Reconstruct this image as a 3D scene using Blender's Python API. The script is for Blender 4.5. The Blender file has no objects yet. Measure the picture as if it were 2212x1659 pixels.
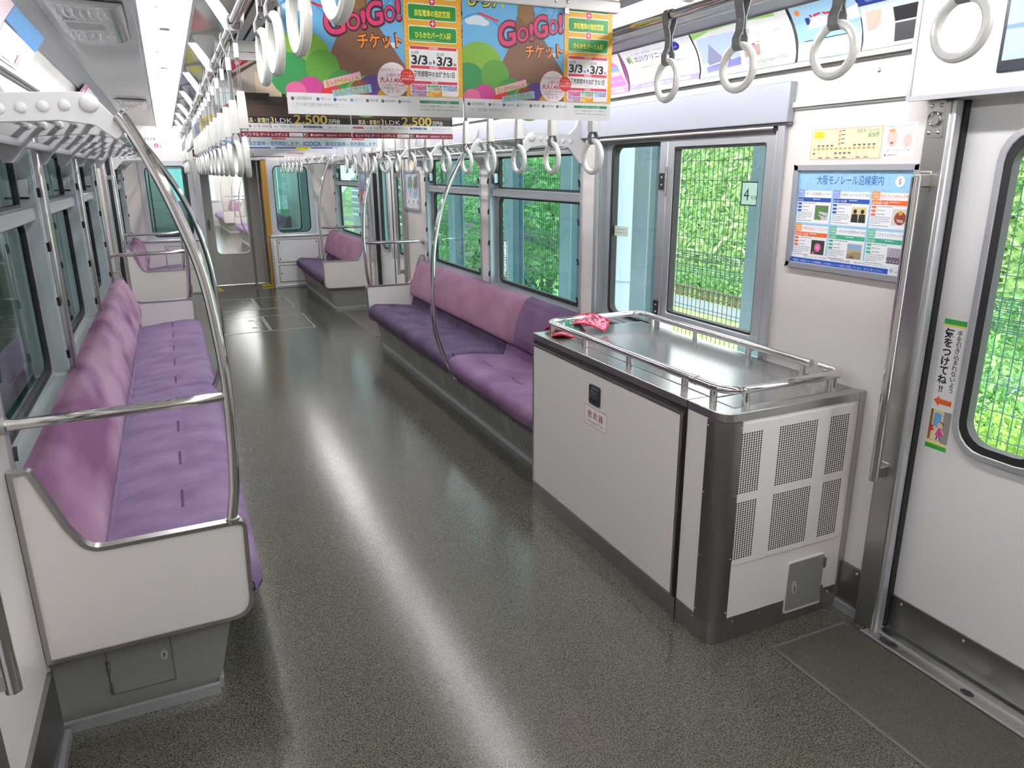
import bpy, bmesh, math, random
from mathutils import Vector, Matrix
random.seed(7)
S = bpy.context.scene
COL = S.collection
# ------------------------------------------------------------------ camera, world, light, exposure
cam_d = bpy.data.cameras.new('camera'); cam = bpy.data.objects.new('camera', cam_d); COL.objects.link(cam)
cam_d.sensor_fit = 'HORIZONTAL'; cam_d.sensor_width = 36.0
cam_d.lens = 36.0 * 1576.46 / 2212.0
cam_d.clip_start = 0.02; cam_d.clip_end = 300
RX = ((0.90917551, -0.12300796, 0.39783028), (-0.41635974, -0.25323784, 0.87322114), (-0.00666747, -0.95955179, -0.2814532))
cam.matrix_world = Matrix(((RX[0][0], -RX[0][1], -RX[0][2], 0.0), (RX[1][0], -RX[1][1], -RX[1][2], 0.0), (RX[2][0], -RX[2][1], -RX[2][2], 1.70), (0, 0, 0, 1)))
S.camera = cam
W = bpy.data.worlds.new('overcast_sky'); S.world = W; W.use_nodes = True
bgn = W.node_tree.nodes['Background']; bgn.inputs[0].default_value = (0.90, 0.96, 1.0, 1); bgn.inputs[1].default_value = 3.0
sun_d = bpy.data.lights.new('sun', 'SUN'); sun_d.energy = 5.5; sun_d.angle = 0.6; sun_d.color = (1, .97, .9)
sun = bpy.data.objects.new('sun', sun_d); COL.objects.link(sun)
sun.rotation_euler = Vector((0.22, 0.42, -1.0)).to_track_quat('-Z', 'Y').to_euler()
TUBE = 38.0
S.view_settings.view_transform = 'Standard'; S.view_settings.look = 'None'
S.view_settings.exposure = 0.46; S.view_settings.gamma = 1.0; S.view_settings.use_curve_mapping = False
S.cycles.use_denoising = True
S.cycles.max_bounces = 12; S.cycles.transparent_max_bounces = 24; S.cycles.sample_clamp_indirect = 6.0
S.cycles.caustics_reflective = False; S.cycles.caustics_refractive = False

# ------------------------------------------------------------------ materials
def s2l(c):
    return tuple(((x / 12.92) if x <= .04045 else ((x + .055) / 1.055) ** 2.4) for x in c)
def hexc(h):
    return s2l((int(h[0:2], 16) / 255, int(h[2:4], 16) / 255, int(h[4:6], 16) / 255))
MATS = {}
def mat(name, col=(.8, .8, .8), rough=.5, metal=0.0, spec=.5, coat=0, emit=None, es=0, sheen=0, sheen_col=None, noise=None, bump=None, aniso=0):
    if name in MATS: return MATS[name]
    m = bpy.data.materials.new(name); m.use_nodes = True; nt = m.node_tree; b = nt.nodes['Principled BSDF']; I = b.inputs
    I['Base Color'].default_value = (*col, 1); I['Roughness'].default_value = rough; I['Metallic'].default_value = metal
    I['Specular IOR Level'].default_value = spec; I['Coat Weight'].default_value = coat
    if coat: I['Coat Roughness'].default_value = .06
    if aniso: I['Anisotropic'].default_value = aniso
    if emit: I['Emission Color'].default_value = (*emit, 1); I['Emission Strength'].default_value = es
    if sheen:
        I['Sheen Weight'].default_value = sheen; I['Sheen Roughness'].default_value = .45
        I['Sheen Tint'].default_value = (*(sheen_col or col), 1)
    tc = None
    if noise or bump:
        tc = nt.nodes.new('ShaderNodeTexCoord')
    if noise:      # (scale, detail, colour2, lo, hi, stretch)
        sc, det, c2, lo, hi, st = noise
        mp = nt.nodes.new('ShaderNodeMapping'); mp.inputs['Scale'].default_value = st
        nz = nt.nodes.new('ShaderNodeTexNoise'); nz.inputs['Scale'].default_value = sc; nz.inputs['Detail'].default_value = det
        cr = nt.nodes.new('ShaderNodeValToRGB'); cr.color_ramp.elements[0].position = lo; cr.color_ramp.elements[1].position = hi
        cr.color_ramp.elements[0].color = (*col, 1); cr.color_ramp.elements[1].color = (*c2, 1)
        nt.links.new(tc.outputs['Object'], mp.inputs[0]); nt.links.new(mp.outputs[0], nz.inputs['Vector'])
        nt.links.new(nz.outputs['Fac'], cr.inputs[0]); nt.links.new(cr.outputs[0], I['Base Color'])
    if bump:       # (scale, strength, stretch)
        mp2 = nt.nodes.new('ShaderNodeMapping'); mp2.inputs['Scale'].default_value = bump[2]
        n2 = nt.nodes.new('ShaderNodeTexNoise'); n2.inputs['Scale'].default_value = bump[0]; n2.inputs['Detail'].default_value = 2
        bp = nt.nodes.new('ShaderNodeBump'); bp.inputs['Strength'].default_value = bump[1]; bp.inputs['Distance'].default_value = .002
        nt.links.new(tc.outputs['Object'], mp2.inputs[0]); nt.links.new(mp2.outputs[0], n2.inputs['Vector'])
        nt.links.new(n2.outputs['Fac'], bp.inputs['Height']); nt.links.new(bp.outputs[0], I['Normal'])
    MATS[name] = m
    return m
def glassmat(name, tint, gloss=.08):
    m = bpy.data.materials.new(name); m.use_nodes = True; nt = m.node_tree; nt.nodes.remove(nt.nodes['Principled BSDF'])
    out = nt.nodes['Material Output']; t = nt.nodes.new('ShaderNodeBsdfTransparent'); t.inputs[0].default_value = (*tint, 1)
    g = nt.nodes.new('ShaderNodeBsdfGlossy'); g.inputs['Roughness'].default_value = .02; g.inputs[0].default_value = (.95, 1, .98, 1)
    lw = nt.nodes.new('ShaderNodeLayerWeight'); lw.inputs[0].default_value = .5       # Schlick reflectance, the same on both faces
    pw = nt.nodes.new('ShaderNodeMath'); pw.operation = 'POWER'; pw.inputs[1].default_value = 5
    fr = nt.nodes.new('ShaderNodeMath'); fr.operation = 'MULTIPLY_ADD'; fr.inputs[1].default_value = .7; fr.inputs[2].default_value = gloss * .4
    nt.links.new(lw.outputs['Facing'], pw.inputs[0]); nt.links.new(pw.outputs[0], fr.inputs[0])
    mx = nt.nodes.new('ShaderNodeMixShader')
    nt.links.new(fr.outputs[0], mx.inputs[0]); nt.links.new(t.outputs[0], mx.inputs[1]); nt.links.new(g.outputs[0], mx.inputs[2]); nt.links.new(mx.outputs[0], out.inputs[0])
    MATS[name] = m
    return m
ONE = (1, 1, 1)
WHITE = mat('white_laminate', (.84, .80, .775), .28, coat=.25)
WHITE2 = mat('white_enamel', (.78, .78, .78), .3, coat=.2)
CEIL = mat('ceiling_gloss', (.88, .88, .86), .12, coat=.4, bump=(1.3, .35, (1, .6, 1)))
PLASTIC = mat('ivory_plastic', (.80, .81, .77), .25, coat=.3)
RACKW = mat('rack_grey_white', (.66, .67, .68), .4)
STEEL = mat('brushed_steel', (.50, .49, .47), .3, 1.0, bump=(60, .05, (1, 1, .03)))
STEELD = mat('dark_brushed_steel', (.30, .29, .28), .33, 1.0, bump=(60, .05, (.03, .03, 1)))
CHROME = mat('polished_chrome', (.72, .71, .70), .07, 1.0)
ALU = mat('anodised_aluminium', (.60, .62, .66), .38, .75)
ALUB = mat('pale_blue_aluminium', (.47, .525, .545), .35, .5)
ALUH = mat('header_panel_aluminium', (.44, .47, .54), .42, .2)
BLACK = mat('black_rubber', (.012, .012, .014), .5)
DARK = mat('dark_gap', (.02, .02, .02), .7)
GREY = mat('grey_paint', (.235, .235, .215), .42)
GREYD = mat('grille_dark', (.10, .10, .092), .6)
GREYB = mat('belt_grey', (.19, .19, .20), .55)
GREYDOOR = mat('end_door_grey', (.52, .505, .48), .4)
YELLOWP = mat('gangway_yellow', hexc('b0832a'), .5)
YEL = mat('safety_yellow', hexc('f2d91c'), .5)
FLOOR = mat('speckled_vinyl', (.017, .017, .012), .19, spec=.5, noise=(210, 2, (.128, .124, .096), .34, .68, ONE), bump=(160, .06, ONE))
MATF = mat('ribbed_mat', (.035, .032, .026), .45, noise=(90, 2, (.085, .078, .063), .4, .6, (1, 6, 1)), bump=(120, .5, (.3, 5, 1)))
TOPL = mat('grey_top_sheet', (.30, .30, .305), .2, .6, noise=(700, 2, (.40, .40, .405), .4, .6, ONE))
def velvet(name, a, b, sheen=.5, st=(1, 1, 1)):
    return mat(name, s2l(a), .85, spec=.15, sheen=sheen, sheen_col=s2l((min(1, a[0] + .25), min(1, a[1] + .18), min(1, a[2] + .25))), noise=(5, 5, s2l(b), .32, .7, st), bump=(300, .12, ONE))
V_LCUSH = velvet('lilac_velvet', (.46, .385, .505), (.54, .465, .59), .06, (1, 1.6, 1))  # seat tones differ by the pile's sheen, put into each base colour
V_LBACK = mat('mauve_velvet', s2l((.47, .33, .45)), .85, spec=.12, sheen=.05, sheen_col=s2l((.7, .5, .7)), noise=(1.9, 2, s2l((.69, .565, .66)), .36, .60, (1.6, .8, 1.6)), bump=(300, .12, ONE))
V_RDARK = velvet('deep_purple_velvet', (.275, .23, .315), (.37, .31, .42), .04)
V_RLITE = velvet('heather_velvet', (.42, .325, .44), (.50, .40, .52), .05)
V_RPINK = velvet('rose_velvet', (.53, .385, .47), (.60, .455, .55), .05, (1, .7, 1))
V_RPLUM = velvet('plum_velvet', (.345, .26, .365), (.41, .32, .43), .04)
V_EDGE = mat('aubergine_piping', s2l((.27, .16, .30)), .8)
LIGHT = mat('lit_tube', (1, 1, 1), .5, emit=(1.0, .965, .975), es=TUBE)
REFL = mat('lamp_reflector', (.86, .86, .86), .35)
GL_CLEAR = glassmat('clear_pane', (.975, .995, .98))
GL_TEAL = glassmat('teal_pane', (.78, .93, .92))
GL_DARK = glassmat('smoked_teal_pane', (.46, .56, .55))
STEELB = mat('pale_blue_steel', (.105, .17, .20), .5); STEELB2 = mat('blue_column_paint', (.38, .49, .57), .5); WIRE = mat('green_wire', (.02, .085, .06), .5)
PAPER = mat('paper_white', (.82, .82, .83), .45)
def flat(h, rough=.45):
    return mat('ink_' + h, hexc(h), rough)

# ------------------------------------------------------------------ mesh builder
ORG = {}
class MB:
    def __init__(s): s.v = []; s.f = []; s.m = []; s.mats = []
    def add(s, vs, fs, m):
        if m not in s.mats: s.mats.append(m)
        k = s.mats.index(m); n = len(s.v); s.v.extend(vs)
        for f in fs: s.f.append([i + n for i in f]); s.m.append(k)
        return s
    def box(s, x0, x1, y0, y1, z0, z1, m):
        vs = [(x, y, z) for x in (x0, x1) for y in (y0, y1) for z in (z0, z1)]
        return s.add(vs, [(0, 1, 3, 2), (4, 6, 7, 5), (0, 4, 5, 1), (2, 3, 7, 6), (0, 2, 6, 4), (1, 5, 7, 3)], m)
    def prism(s, poly, ax, lo, hi, m):
        n = len(poly)
        P = {'y': lambda a, b, t: (a, t, b), 'x': lambda a, b, t: (t, a, b), 'z': lambda a, b, t: (a, b, t)}[ax]
        vs = [P(a, b, lo) for a, b in poly] + [P(a, b, hi) for a, b in poly]
        fs = [tuple(range(n))[::-1], tuple(range(n, 2 * n))] + [(i, (i + 1) % n, n + (i + 1) % n, n + i) for i in range(n)]
        return s.add(vs, fs, m)
    def frame(s, outer, inner, ax, lo, hi, m):
        n = len(outer)
        P = {'y': lambda a, b, t: (a, t, b), 'x': lambda a, b, t: (t, a, b), 'z': lambda a, b, t: (a, b, t)}[ax]
        vs = [P(a, b, lo) for a, b in outer] + [P(a, b, hi) for a, b in outer] + [P(a, b, lo) for a, b in inner] + [P(a, b, hi) for a, b in inner]
        fs = []
        for i in range(n):
            j = (i + 1) % n
            fs += [(i, j, n + j, n + i), (2 * n + j, 2 * n + i, 3 * n + i, 3 * n + j), (j, i, 2 * n + i, 2 * n + j), (n + i, n + j, 3 * n + j, 3 * n + i)]
        return s.add(vs, fs, m)
    def tube(s, pts, r, m, seg=12, caps=True, flatten=None):
        P = [Vector(p) for p in pts]; vs = []; fs = []; up = None
        rr = r if isinstance(r, (list, tuple)) else [r] * len(P)
        for i, p in enumerate(P):
            t = (P[min(i + 1, len(P) - 1)] - P[max(i - 1, 0)]).normalized()
            if up is None:
                up = Vector((0, 0, 1)) if abs(t.z) < .9 else Vector((0, 1, 0))
            a = t.cross(up).normalized(); up = a.cross(t).normalized()
            for k in range(seg):
                an = 2 * math.pi * k / seg
                ca, sa = math.cos(an) * rr[i], math.sin(an) * rr[i]
                if flatten: ca *= flatten[0]; sa *= flatten[1]
                vs.append(tuple(p + a * ca + up * sa))
        for i in range(len(P) - 1):
            for k in range(seg):
                fs.append((i * seg + k, i * seg + (k + 1) % seg, (i + 1) * seg + (k + 1) % seg, (i + 1) * seg + k))
        if caps: fs += [tuple(range(seg))[::-1], tuple(range((len(P) - 1) * seg, len(P) * seg))]
        return s.add(vs, fs, m)
    def cyl(s, p, q, r, m, seg=16): return s.tube([p, q], r, m, seg)
    def dome(s, c, d, r, h, m, seg=14, rings=4):
        d = Vector(d).normalized(); a = d.orthogonal().normalized(); b = d.cross(a); c = Vector(c); vs = []; fs = []
        for i in range(rings):
            t = math.pi / 2 * i / rings
            for k in range(seg):
                an = 2 * math.pi * k / seg
                vs.append(tuple(c + (a * math.cos(an) + b * math.sin(an)) * r * math.cos(t) + d * h * math.sin(t)))
        vs.append(tuple(c + d * h)); top = len(vs) - 1
        for i in range(rings - 1):
            for k in range(seg): fs.append((i * seg + k, i * seg + (k + 1) % seg, (i + 1) * seg + (k + 1) % seg, (i + 1) * seg + k))
        for k in range(seg): fs.append(((rings - 1) * seg + k, (rings - 1) * seg + (k + 1) % seg, top))
        fs.append(tuple(range(seg))[::-1])
        return s.add(vs, fs, m)
    def torus(s, c, n, R, r, m, seg=36, ms=10):
        n = Vector(n).normalized(); a = n.orthogonal().normalized(); b = n.cross(a); c = Vector(c); vs = []; fs = []
        for i in range(seg):
            t = 2 * math.pi * i / seg; d = a * math.cos(t) + b * math.sin(t)
            for k in range(ms):
                u = 2 * math.pi * k / ms; vs.append(tuple(c + d * (R + r * math.cos(u)) + n * r * math.sin(u)))
        for i in range(seg):
            for k in range(ms): fs.append((i * ms + k, ((i + 1) % seg) * ms + k, ((i + 1) % seg) * ms + (k + 1) % ms, i * ms + (k + 1) % ms))
        return s.add(vs, fs, m)
    def grid(s, rows, m, closed=False):   # rows: list of equal-length point rows
        n = len(rows[0]); vs = [tuple(p) for r in rows for p in r]; fs = []
        for i in range(len(rows) - 1):
            for k in range(n - 1 if not closed else n):
                fs.append((i * n + k, i * n + (k + 1) % n, (i + 1) * n + (k + 1) % n, (i + 1) * n + k))
        return s.add(vs, fs, m)
    def build(s, name, parent=None, bevel=0, smooth=True, ang=35, fixn=True):
        if parent is not None: o0 = ORG[parent.name]
        else:
            xs = [p[0] for p in s.v]; ys = [p[1] for p in s.v]; zs = [p[2] for p in s.v]
            o0 = ((min(xs) + max(xs)) / 2, (min(ys) + max(ys)) / 2, min(zs))
        me = bpy.data.meshes.new(name)
        me.from_pydata([(x - o0[0], y - o0[1], z - o0[2]) for x, y, z in s.v], [], s.f)
        for m in s.mats: me.materials.append(m)
        me.polygons.foreach_set('material_index', s.m)
        if fixn:
            bm = bmesh.new(); bm.from_mesh(me); bmesh.ops.recalc_face_normals(bm, faces=bm.faces); bm.to_mesh(me); bm.free()
        if smooth:
            me.polygons.foreach_set('use_smooth', [True] * len(me.polygons)); me.set_sharp_from_angle(angle=math.radians(ang))
        me.update()
        o = bpy.data.objects.new(name, me); COL.objects.link(o)
        if parent is not None: o.parent = parent; ORG[o.name] = o0
        else: o.location = o0; ORG[o.name] = o0
        if bevel:
            b = o.modifiers.new('bevel', 'BEVEL'); b.width = bevel; b.segments = 2; b.limit_method = 'ANGLE'; b.angle_limit = math.radians(40)
            b.harden_normals = False
        return o
def tag(o, label, cat=None, group=None, kind=None):
    o['label'] = label
    if cat: o['category'] = cat
    if group: o['group'] = group
    if kind: o['kind'] = kind
    return o
def struct(o, label=None, cat=None):
    o['kind'] = 'structure'
    if label: o['label'] = label
    if cat: o['category'] = cat
    return o
def empty(name, loc, label, cat, group=None, kind=None):
    o = bpy.data.objects.new(name, None); COL.objects.link(o); o.location = loc; o.empty_display_size = .1; ORG[o.name] = tuple(loc)
    return tag(o, label, cat, group, kind)
def copy_tree(o, parent=None):
    c = o.copy(); COL.objects.link(c)
    if parent is not None: c.parent = parent
    for ch in list(o.children): copy_tree(ch, c)
    return c
def rrect(a0, a1, b0, b1, r, n=5):
    P = []
    for cx, cy, t0 in ((a1 - r, b1 - r, 0), (a0 + r, b1 - r, 90), (a0 + r, b0 + r, 180), (a1 - r, b0 + r, 270)):
        for k in range(n + 1):
            t = math.radians(t0 + 90 * k / n); P.append((cx + r * math.cos(t), cy + r * math.sin(t)))
    return P
def rpoly(pts, n=5):      # (a, b, radius)
    P = []; N = len(pts)
    for i, (a, b, r) in enumerate(pts):
        if r <= 0: P.append((a, b)); continue
        p = Vector((a, b)); q = Vector(pts[i - 1][:2]); w = Vector(pts[(i + 1) % N][:2])
        d1 = (q - p).normalized(); d2 = (w - p).normalized()
        h = math.acos(max(-1, min(1, d1.dot(d2)))) / 2
        t = min(r / math.tan(h), (q - p).length * .49, (w - p).length * .49)
        A = p + d1 * t; B = p + d2 * t
        for k in range(n + 1):
            u = k / n; P.append(tuple(A * (1 - u) ** 2 + p * 2 * u * (1 - u) + B * u * u))
    return P
def inset(poly, d):       # move vertices inwards of a polygon
    n = len(poly); A = sum(poly[i][0] * poly[(i + 1) % n][1] - poly[(i + 1) % n][0] * poly[i][1] for i in range(n)); sg = 1 if A > 0 else -1
    out = []
    for i in range(n):
        p = Vector(poly[i - 1]); q = Vector(poly[i]); w = Vector(poly[(i + 1) % n])
        e1 = (q - p); e2 = (w - q)
        if e1.length < 1e-7: e1 = e2
        if e2.length < 1e-7: e2 = e1
        e1.normalize(); e2.normalize()
        n1 = Vector((-e1.y, e1.x)) * sg; n2 = Vector((-e2.y, e2.x)) * sg; b = n1 + n2
        if b.length < 1e-6: b = n1
        b.normalize(); k = d / max(.35, b.dot(n1)); out.append(tuple(q + b * k))
    return out
def bez(pts, n=6):        # Catmull-Rom through points
    P = [Vector(p) for p in pts]; out = []
    for i in range(len(P) - 1):
        p0 = P[max(i - 1, 0)]; p1 = P[i]; p2 = P[i + 1]; p3 = P[min(i + 2, len(P) - 1)]
        for k in range(n):
            t = k / n
            out.append(tuple(.5 * ((2 * p1) + (p2 - p0) * t + (2 * p0 - 5 * p1 + 4 * p2 - p3) * t * t + (3 * p1 - p0 - 3 * p2 + p3) * t ** 3)))
    out.append(tuple(P[-1]))
    return out
ORDN = 'first second third fourth fifth sixth seventh eighth ninth tenth eleventh twelfth thirteenth fourteenth fifteenth sixteenth seventeenth eighteenth nineteenth twentieth'.split()

# ------------------------------------------------------------------ printed matter
_TX = {}
def text_mesh(s, off=0.0, res=2):
    k = (s, off, res)
    if k not in _TX:
        c = bpy.data.curves.new('lettering', 'FONT'); c.body = s; c.size = 1; c.resolution_u = res; c.offset = off; c.fill_mode = 'FRONT'
        o = bpy.data.objects.new('lettering', c); COL.objects.link(o); bpy.context.view_layer.update()
        me = bpy.data.meshes.new_from_object(o.evaluated_get(bpy.context.evaluated_depsgraph_get()))
        vs = [(v.co.x, v.co.y) for v in me.vertices]; fs = [tuple(p.vertices) for p in me.polygons]
        bpy.data.objects.remove(o); bpy.data.curves.remove(c); bpy.data.meshes.remove(me)
        if vs:
            x0 = min(v[0] for v in vs); x1 = max(v[0] for v in vs); y0 = min(v[1] for v in vs); y1 = max(v[1] for v in vs)
        else: x0 = x1 = y0 = y1 = 0
        _TX[k] = (vs, fs, x0, x1, y0, y1)
    return _TX[k]
class Canvas:
    def __init__(s, W, H): s.W = W; s.H = H; s.items = []
    def poly(s, pts, col, L=1): s.items.append(([tuple(p) for p in pts], [tuple(range(len(pts)))], flat(col) if isinstance(col, str) else col, L)); return s
    def rect(s, u0, v0, u1, v1, col, L=1, nv=1, nu=1):
        vs = []; fs = []
        for j in range(nv + 1):
            for i in range(nu + 1): vs.append((u0 + (u1 - u0) * i / nu, v0 + (v1 - v0) * j / nv))
        for j in range(nv):
            for i in range(nu): a = j * (nu + 1) + i; fs.append((a, a + 1, a + nu + 2, a + nu + 1))
        s.items.append((vs, fs, flat(col) if isinstance(col, str) else col, L)); return s
    def rr(s, u0, v0, u1, v1, r, col, L=1): return s.poly(rrect(u0, u1, v0, v1, r, 4), col, L)
    def circ(s, u, v, r, col, L=1, ry=None, n=24): return s.poly([(u + r * math.cos(2 * math.pi * k / n), v + (ry or r) * math.sin(2 * math.pi * k / n)) for k in range(n)], col, L)
    def line(s, p, q, w, col, L=1):
        p = Vector(p); q = Vector(q); d = (q - p); n = Vector((-d.y, d.x)).normalized() * w / 2
        return s.poly([tuple(p - n), tuple(q - n), tuple(q + n), tuple(p + n)], col, L)
    def arc(s, u, v, r, w, col, a0=0, a1=360, L=1, n=28):
        o = []; i_ = []
        for k in range(n + 1):
            t = math.radians(a0 + (a1 - a0) * k / n); o.append((u + (r + w / 2) * math.cos(t), v + (r + w / 2) * math.sin(t))); i_.append((u + (r - w / 2) * math.cos(t), v + (r - w / 2) * math.sin(t)))
        vs = o + i_; m = n + 1
        s.items.append((vs, [(k, k + 1, m + k + 1, m + k) for k in range(n)], flat(col) if isinstance(col, str) else col, L)); return s
    def text(s, t, u, v, h, col, L=2, al='l', bold=0.0, w=None, rot=0, vert=False, shear=0):
        if vert:
            for i, ch in enumerate(t): s.text(ch, u, v - i * h * 1.06, h, col, L, 'c', bold)
            return s
        vs, fs, x0, x1, y0, y1 = text_mesh(t, bold, 5 if h > .03 else 2)
        if not fs: return s
        k = h / .88 if y1 - y0 < 1.05 else h / .88
        kx = k if w is None else w / max(1e-6, x1 - x0)
        X0 = {'l': x0, 'c': (x0 + x1) / 2, 'r': x1}[al]; c, sn = math.cos(math.radians(rot)), math.sin(math.radians(rot)); out = []
        for x, y in vs:
            a = (x - X0) * kx + shear * y * k; b = y * k; out.append((u + a * c - b * sn, v + a * sn + b * c))
        s.items.append((out, fs, flat(col) if isinstance(col, str) else col, L)); return s
    def lines(s, u0, v1, u1, n, pitch, col='8a8a90', th=.4, L=2):   # illegible small print
        for i in range(n):
            e = u1 - (u1 - u0) * (.45 if i == n - 1 else random.uniform(0, .12)); u = u0
            while u < e:
                w = random.uniform(.5, 1.6) * pitch * 1.6; s.rect(u, v1 - i * pitch - pitch * th, min(e, u + w), v1 - i * pitch, col, L); u += w + pitch * .3
        return s
    def frame_line(s, u0, v0, u1, v1, w, col, L=2):
        return s.rect(u0, v0, u1, v0 + w, col, L).rect(u0, v1 - w, u1, v1, col, L).rect(u0, v0, u0 + w, v1, col, L).rect(u1 - w, v0, u1, v1, col, L)
    def build(s, name, mp, parent=None, base=PAPER, th=.0006, nv=1, lay=.00012):
        b = MB(); W_, H_ = s.W, s.H
        if base:
            rows = []
            for j in range(nv + 1):
                v = H_ * j / nv; rows.append([mp(0, v, 0), mp(W_, v, 0), mp(W_, v, -th), mp(0, v, -th)])
            b.grid(rows, base, closed=True)
            n = len(rows) * 4
            b.add(rows[0] + rows[-1], [(0, 1, 2, 3), (7, 6, 5, 4)], base)
        done = []; top = 0
        for vs, fs, m, L in sorted(s.items, key=lambda t: t[3]):
            bb = (min(p[0] for p in vs), min(p[1] for p in vs), max(p[0] for p in vs), max(p[1] for p in vs)); lv = 1
            for q, k in done:
                if k >= lv and q[0] < bb[2] and bb[0] < q[2] and q[1] < bb[3] and bb[1] < q[3]: lv = k + 1
            done.append((bb, lv)); b.add([mp(u, v, lv * lay) for u, v in vs], fs, m)
        return b.build(name, parent, smooth=False, fixn=False)
def map_negx(X0, Ytop, z0): return lambda u, v, h: (X0 - h, Ytop - u, z0 + v)     # on a wall seen from smaller x
def map_posx(X0, Y0, z0): return lambda u, v, h: (X0 + h, Y0 + u, z0 + v)
def map_negy(x0, Y0, z0): return lambda u, v, h: (x0 + u, Y0 - h, z0 + v)
def map_up(x0, y0, z0): return lambda u, v, h: (x0 + u, y0 + v, z0 + h)
# ================================================================== THE CAR: shell
XR, XL, XC, YE, YB = 2.27, -0.51, 0.88, 11.6, -2.2
def wall_strip(b, x0, x1, ya, yb, zt, ops, m):
    y = ya
    for (o0, o1, z0, z1) in sorted(ops):
        b.box(x0, x1, y, o0, -.05, zt, m)
        if z0 > 0: b.box(x0, x1, o0, o1, -.05, z0, m)
        if z1 < zt: b.box(x0, x1, o0, o1, z1, zt, m)
        y = o1
    b.box(x0, x1, y, yb, -.05, zt, m)
OPS_R = [(.42, 1.62, 0, 1.90), (2.36, 3.74, .86, 1.87), (3.96, 5.38, .80, 1.85), (5.57, 6.94, .80, 1.85), (7.68, 8.98, 0, 1.88), (9.72, 11.25, .80, 1.85)]
OPS_L = [(.42, 1.60, 0, 1.90), (2.42, 3.78, .80, 1.85), (3.93, 5.34, .80, 1.85), (5.48, 6.74, .80, 1.85), (7.68, 8.98, 0, 1.88), (9.72, 11.25, .80, 1.85)]
b = MB(); wall_strip(b, XR, XR + .1, YB, YE + .1, 2.08, OPS_R, WHITE); struct(b.build('wall_right'), 'white laminate side wall with the big bright windows', 'wall')
b = MB(); wall_strip(b, XL - .1, XL, YB, YE + .1, 2.08, OPS_L, WHITE); struct(b.build('wall_left'), 'white laminate side wall with the dim windows', 'wall')
b = MB(); b.box(XL - .1, XR + .1, YB - .1, YB, -.05, 2.5, WHITE); struct(b.build('wall_back'), 'unseen white wall added behind the viewer to hold light in', 'wall')  # closing wall out of view, added to contain the light
b = MB(); b.box(XL - .1, XR + .1, YB - .1, 12.35, -.08, 0, FLOOR); struct(b.build('floor'), 'speckled grey green vinyl floor of the carriage', 'floor')
# ceiling profile, one extrusion
prof = [(XR, 2.06), (2.266, 2.12), (2.245, 2.19), (2.205, 2.25), (2.15, 2.292), (2.05, 2.312), (1.80, 2.305), (1.775, 2.29), (1.775, 2.335), (1.60, 2.335), (1.60, 2.29), (1.575, 2.30), (1.36, 2.345), (1.1, 2.365)]
prof = prof + [(2 * XC - x, z) for x, z in prof[::-1]]
b = MB(); b.grid([[(x, YB, z) for x, z in prof], [(x, YE + .05, z) for x, z in prof]], CEIL)
b.grid([[(x, YB, z + .12) for x, z in prof], [(x, YE + .05, z + .12) for x, z in prof]], WHITE2)
struct(b.build('ceiling', fixn=False), 'glossy off white coved ceiling', 'ceiling')
b = MB(); b.box(XL - .3, XR + .3, YB - .1, YE + .1, 2.5, 2.56, GREY); struct(b.build('roof'), 'unseen roof slab added above the ceiling to block top light', 'roof')  # slab out of view, added against light from above
# cove advert tracks, ledges, headers
tn = [0]
def trim(b, label, cat='trim', bevel=0):
    tn[0] += 1; return struct(b.build('trim_%d' % tn[0], bevel=bevel), label, cat)
for sx, nm in ((1, 'bright window'), (-1, 'dim window')):
    X = (lambda x: x) if sx == 1 else (lambda x: 2 * XC - x)
    def bx(x0, x1, y0, y1, z0, z1, m, bb):
        a, c = sorted((X(x0), X(x1))); bb.box(a, c, y0, y1, z0, z1, m)
    b = MB(); bx(2.235, 2.27, YB, YE, 2.066, 2.084, WHITE2, b); bx(2.255, 2.272, YB, YE, 2.058, 2.066, GREY, b); trim(b, 'lower rail of the advert track above the %s wall' % nm)
    b = MB(); b.prism([(X(x), z) for x, z in ((2.165, 2.268), (2.205, 2.236), (2.215, 2.250), (2.155, 2.296), (2.11, 2.306), (2.11, 2.292))], 'y', YB, YE, ALU); trim(b, 'silver upper rail of the advert track above the %s wall' % nm)
    b = MB(); bx(2.255, 2.272, YB, YE, 1.925, 1.945, WHITE2, b); bx(2.262, 2.272, YB, YE, 1.915, 1.925, GREY, b); trim(b, 'thin ledge along the top of the %s wall' % nm)
    # ventilation strips beside the aisle rail
    b = MB()
    for k in range(4): bx(1.235 + k * .05, 1.27 + k * .05, YB, YE, 2.318 - abs(k - 1) * .004, 2.334, ALU, b)
    bx(1.225, 1.43, YB, YE, 2.336, 2.342, DARK, b)
    trim(b, 'slotted aluminium air strip in the ceiling on the %s half' % nm)
b = MB(); b.box(2.235, 2.27, 2.30, 7.40, 1.872, 2.022, ALUH); b.box(2.245, 2.27, 2.30, 7.40, 1.862, 1.872, STEELD); trim(b, 'pale blue grey header panel above the bright windows', bevel=.004)
b = MB(); b.box(XL, XL + .035, 2.35, 7.40, 1.872, 2.022, ALUH); trim(b, 'pale blue grey header panel above the dim windows', bevel=.004)
for k, (x0, x1) in enumerate(((2.235, 2.27), (XL, XL + .035))):
    b = MB(); b.box(x0, x1, 9.3, 11.4, 1.872, 2.022, ALUH); trim(b, 'pale blue grey header panel above the far %s window' % ('bright', 'dim')[k], bevel=.004)
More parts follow.
